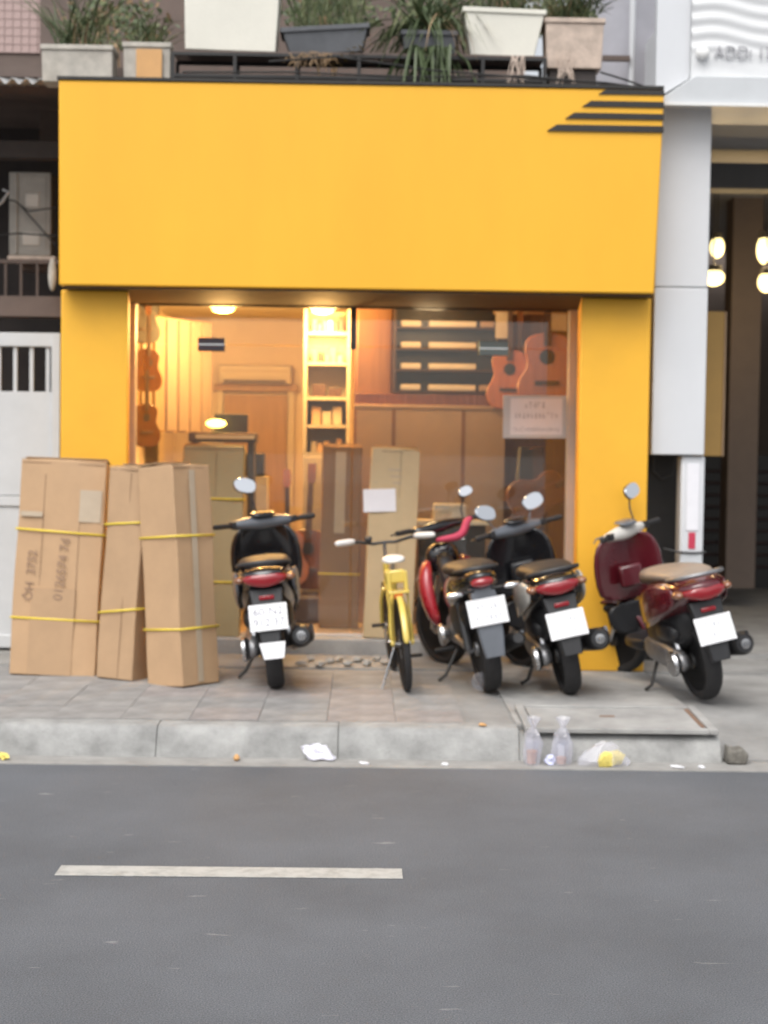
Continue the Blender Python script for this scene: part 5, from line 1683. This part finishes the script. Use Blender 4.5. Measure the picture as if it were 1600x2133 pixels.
# ================================================================== LITTER AND RUBBLE
def lump(name, label, cat, at, r, m, seed, group=None, flat=1.0):
    rnd = random.Random(seed)
    bm = bmesh.new()
    bmesh.ops.create_icosphere(bm, subdivisions=2, radius=1.0)
    for v in bm.verts:
        k = 1 + rnd.uniform(-.28, .28)
        v.co = Vector((v.co.x * r[0] * k, v.co.y * r[1] * k, max(v.co.z, -0.6) * r[2] * k))
    zmin = min(v.co.z for v in bm.verts)
    for v in bm.verts:
        v.co.z -= zmin
    me = bpy.data.meshes.new(name)
    bm.to_mesh(me)
    bm.free()
    me.materials.append(m)
    o = bpy.data.objects.new(name, me)
    col.objects.link(o)
    o.location = at
    o.rotation_euler = (0, 0, rnd.uniform(0, 6))
    return tag(o, label, cat, group)


words = ('first', 'second', 'third', 'fourth', 'fifth', 'sixth', 'seventh', 'eighth', 'ninth', 'tenth')
for i in range(10):
    p = G(628 + i * 19.5, 1381 + (4, -5, 6, 0, -4, 5, -3, 4, -6, 2)[i], SW + .012)
    lump('rubble', 'pale lump of broken concrete below the shop step, %s from the left scooter' % words[i], 'rubble', (p.x, min(p.y, 11.64), SW + .0115),
         (random.Random(i).uniform(.03, .055), .035, .022), M['rubble'], 40 + i, 'lumps of concrete along the step')


def cup_bag(label, px, py, seed, tea):
    p = G(px, py, 0.0)
    o = empty('takeaway_cup', (p.x, 8.52, 0.0055), (R(2), R(2), 0), label, 'cup', 'takeaway cups in bags by the kerb')
    MB().lathe([(0.0, 0.0), (.030, 0.0), (.034, .05), (.038, .10), (.041, .135), (.039, .135), (.036, .10), (.032, .05), (.028, .004), (0, .004)], 16, T(0, 0, 0, 0, R(-90), 0)).build('cup', M['clear'], o)
    MB().lathe([(0.0, .005), (.027, .005), (.031, tea), (0, tea)], 16, T(0, 0, 0, 0, R(-90), 0)).build('drink', M['tea'], o)
    rnd = random.Random(seed)
    # bag film bunched above the cup
    prof = [(.047, .0), (.052, .06), (.05, .12), (.040, .165), (.016, .20), (.012, .21), (.030, .245), (.042, .262)]
    secs = []
    for r_, z in prof:
        n = 18
        secs.append([(r_ * (1 + rnd.uniform(-.28, .28)) * math.cos(2 * math.pi * k / n), r_ * (1 + rnd.uniform(-.28, .28)) * math.sin(2 * math.pi * k / n), z + rnd.uniform(-.006, .006) + .003) for k in range(n)])
    MB().loft(secs, caps=False).build('bag', M['bagfilm'], o, ang=20)
    return o


cup_bag('plastic cup with orange drink in a knotted clear bag, left of the pair', 1106, 1592, 1, .075)
cup_bag('plastic cup with a little orange drink in a clear bag, right of the pair', 1167, 1592, 2, .04)
p = G(1270, 1600, 0)
bg_ = empty('plastic_bag', (p.x, 8.50, 0.0055), label='clear plastic bag holding yellow peel at the kerb', cat='bag')
rnd = random.Random(9)
secs = []
for z, r_ in ((.0, .12), (.03, .125), (.07, .095), (.11, .06), (.135, .02)):
    n = 22
    secs.append([((-.03 + .02 * z / .135) + r_ * (1.05 + rnd.uniform(-.2, .2)) * math.cos(2 * math.pi * k / n), r_ * .42 * (1 + rnd.uniform(-.25, .25)) * math.sin(2 * math.pi * k / n), z + rnd.uniform(-.005, .008)) for k in range(n)])
MB().loft(secs, caps=False).build('bag_film', M['bagfilm'], bg_, ang=20)
yp = lump('yellow_content', None, None, (0.02, -0.015, 0), (.085, .035, .05), M['bagyellow'], 4)
yp.parent = bg_
lump('crumpled_paper', 'blue and white crumpled paper between the two bagged cups', 'paper', (G(1141, 1588, 0).x, 8.50, .0055), (.03, .025, .032), M['bluepaper'], 5)
ts = MB()
rnd = random.Random(8)
n = 7
for j in range(n):
    for i in range(n):
        u, v = i / (n - 1) - .5, j / (n - 1)
        ts.v.append((u * .15 + v * -.05 + rnd.uniform(-.008, .008), .05 * v + rnd.uniform(-.014, .014), .002 + .085 * v * (1 - .5 * abs(u)) + rnd.uniform(0, .016)))
for j in range(n - 1):
    for i in range(n - 1):
        k = j * n + i
        ts.f.append((k, k + 1, k + n + 1, k + n))
ts = ts.build('crumpled_tissue', M['tissue'], None, ang=15, solid=0.002)
ts.location = (G(672, 1588, 0).x, 8.53, .006)
tag(ts, 'pale lilac crumpled tissue leaning on the kerb below the bicycle', 'tissue')
lump('dry_leaf', 'orange brown dry leaf at the kerb left of the tissue', 'leaf', (G(492, 1588, 0).x, 8.53, .0055), (.035, .02, .02), M['pot_orange'], 7)
lump('yellow_scrap', 'yellow scrap lying in the gutter at the left edge', 'litter', (G(8, 1582, 0).x, 8.5, .0055), (.05, .03, .02), M['bagyellow'], 8)
for i, (px, py, r_, lab) in enumerate(((758, 1596, .04, 'flat white paper scrap in the gutter right of the tissue'), (925, 1590, .028, 'small white scrap in the gutter between tissue and cups'),
                                       (1410, 1601, .05, 'flat white scrap right of the yellow peel bag'), (1452, 1592, .022, 'tiny white scrap farthest right in the gutter'))):
    lump('paper_scrap', lab, 'litter', (G(px, py, 0).x, 8.47, .0055), (r_, .02, .007), M['paper'], 60 + i, 'white scraps in the gutter')
lump('dry_leaf', 'small brown leaf on the pavement left of the utility cover', 'leaf', (G(1005, 1514, SW).x, G(1005, 1514, SW).y, SW + .009), (.03, .02, .008), M['pot_orange'], 71)
p = G(1005, 1436, SW)
ld_ = MB().lathe([(.052, 0), (.062, .0), (.064, .012), (.05, .016), (.05, .010), (.052, 0)], 22, T(0, 0, 0, 0, R(-90), 0)).build('cup_lid', M['clear'], None)
ld_.matrix_world = T(p.x - 0.02, p.y - 0.13, SW + .0645 + .006, R(-78), 0, 0)
tag(ld_, 'round clear plastic lid on the pavement by the motorcycle rear wheel', 'lid')
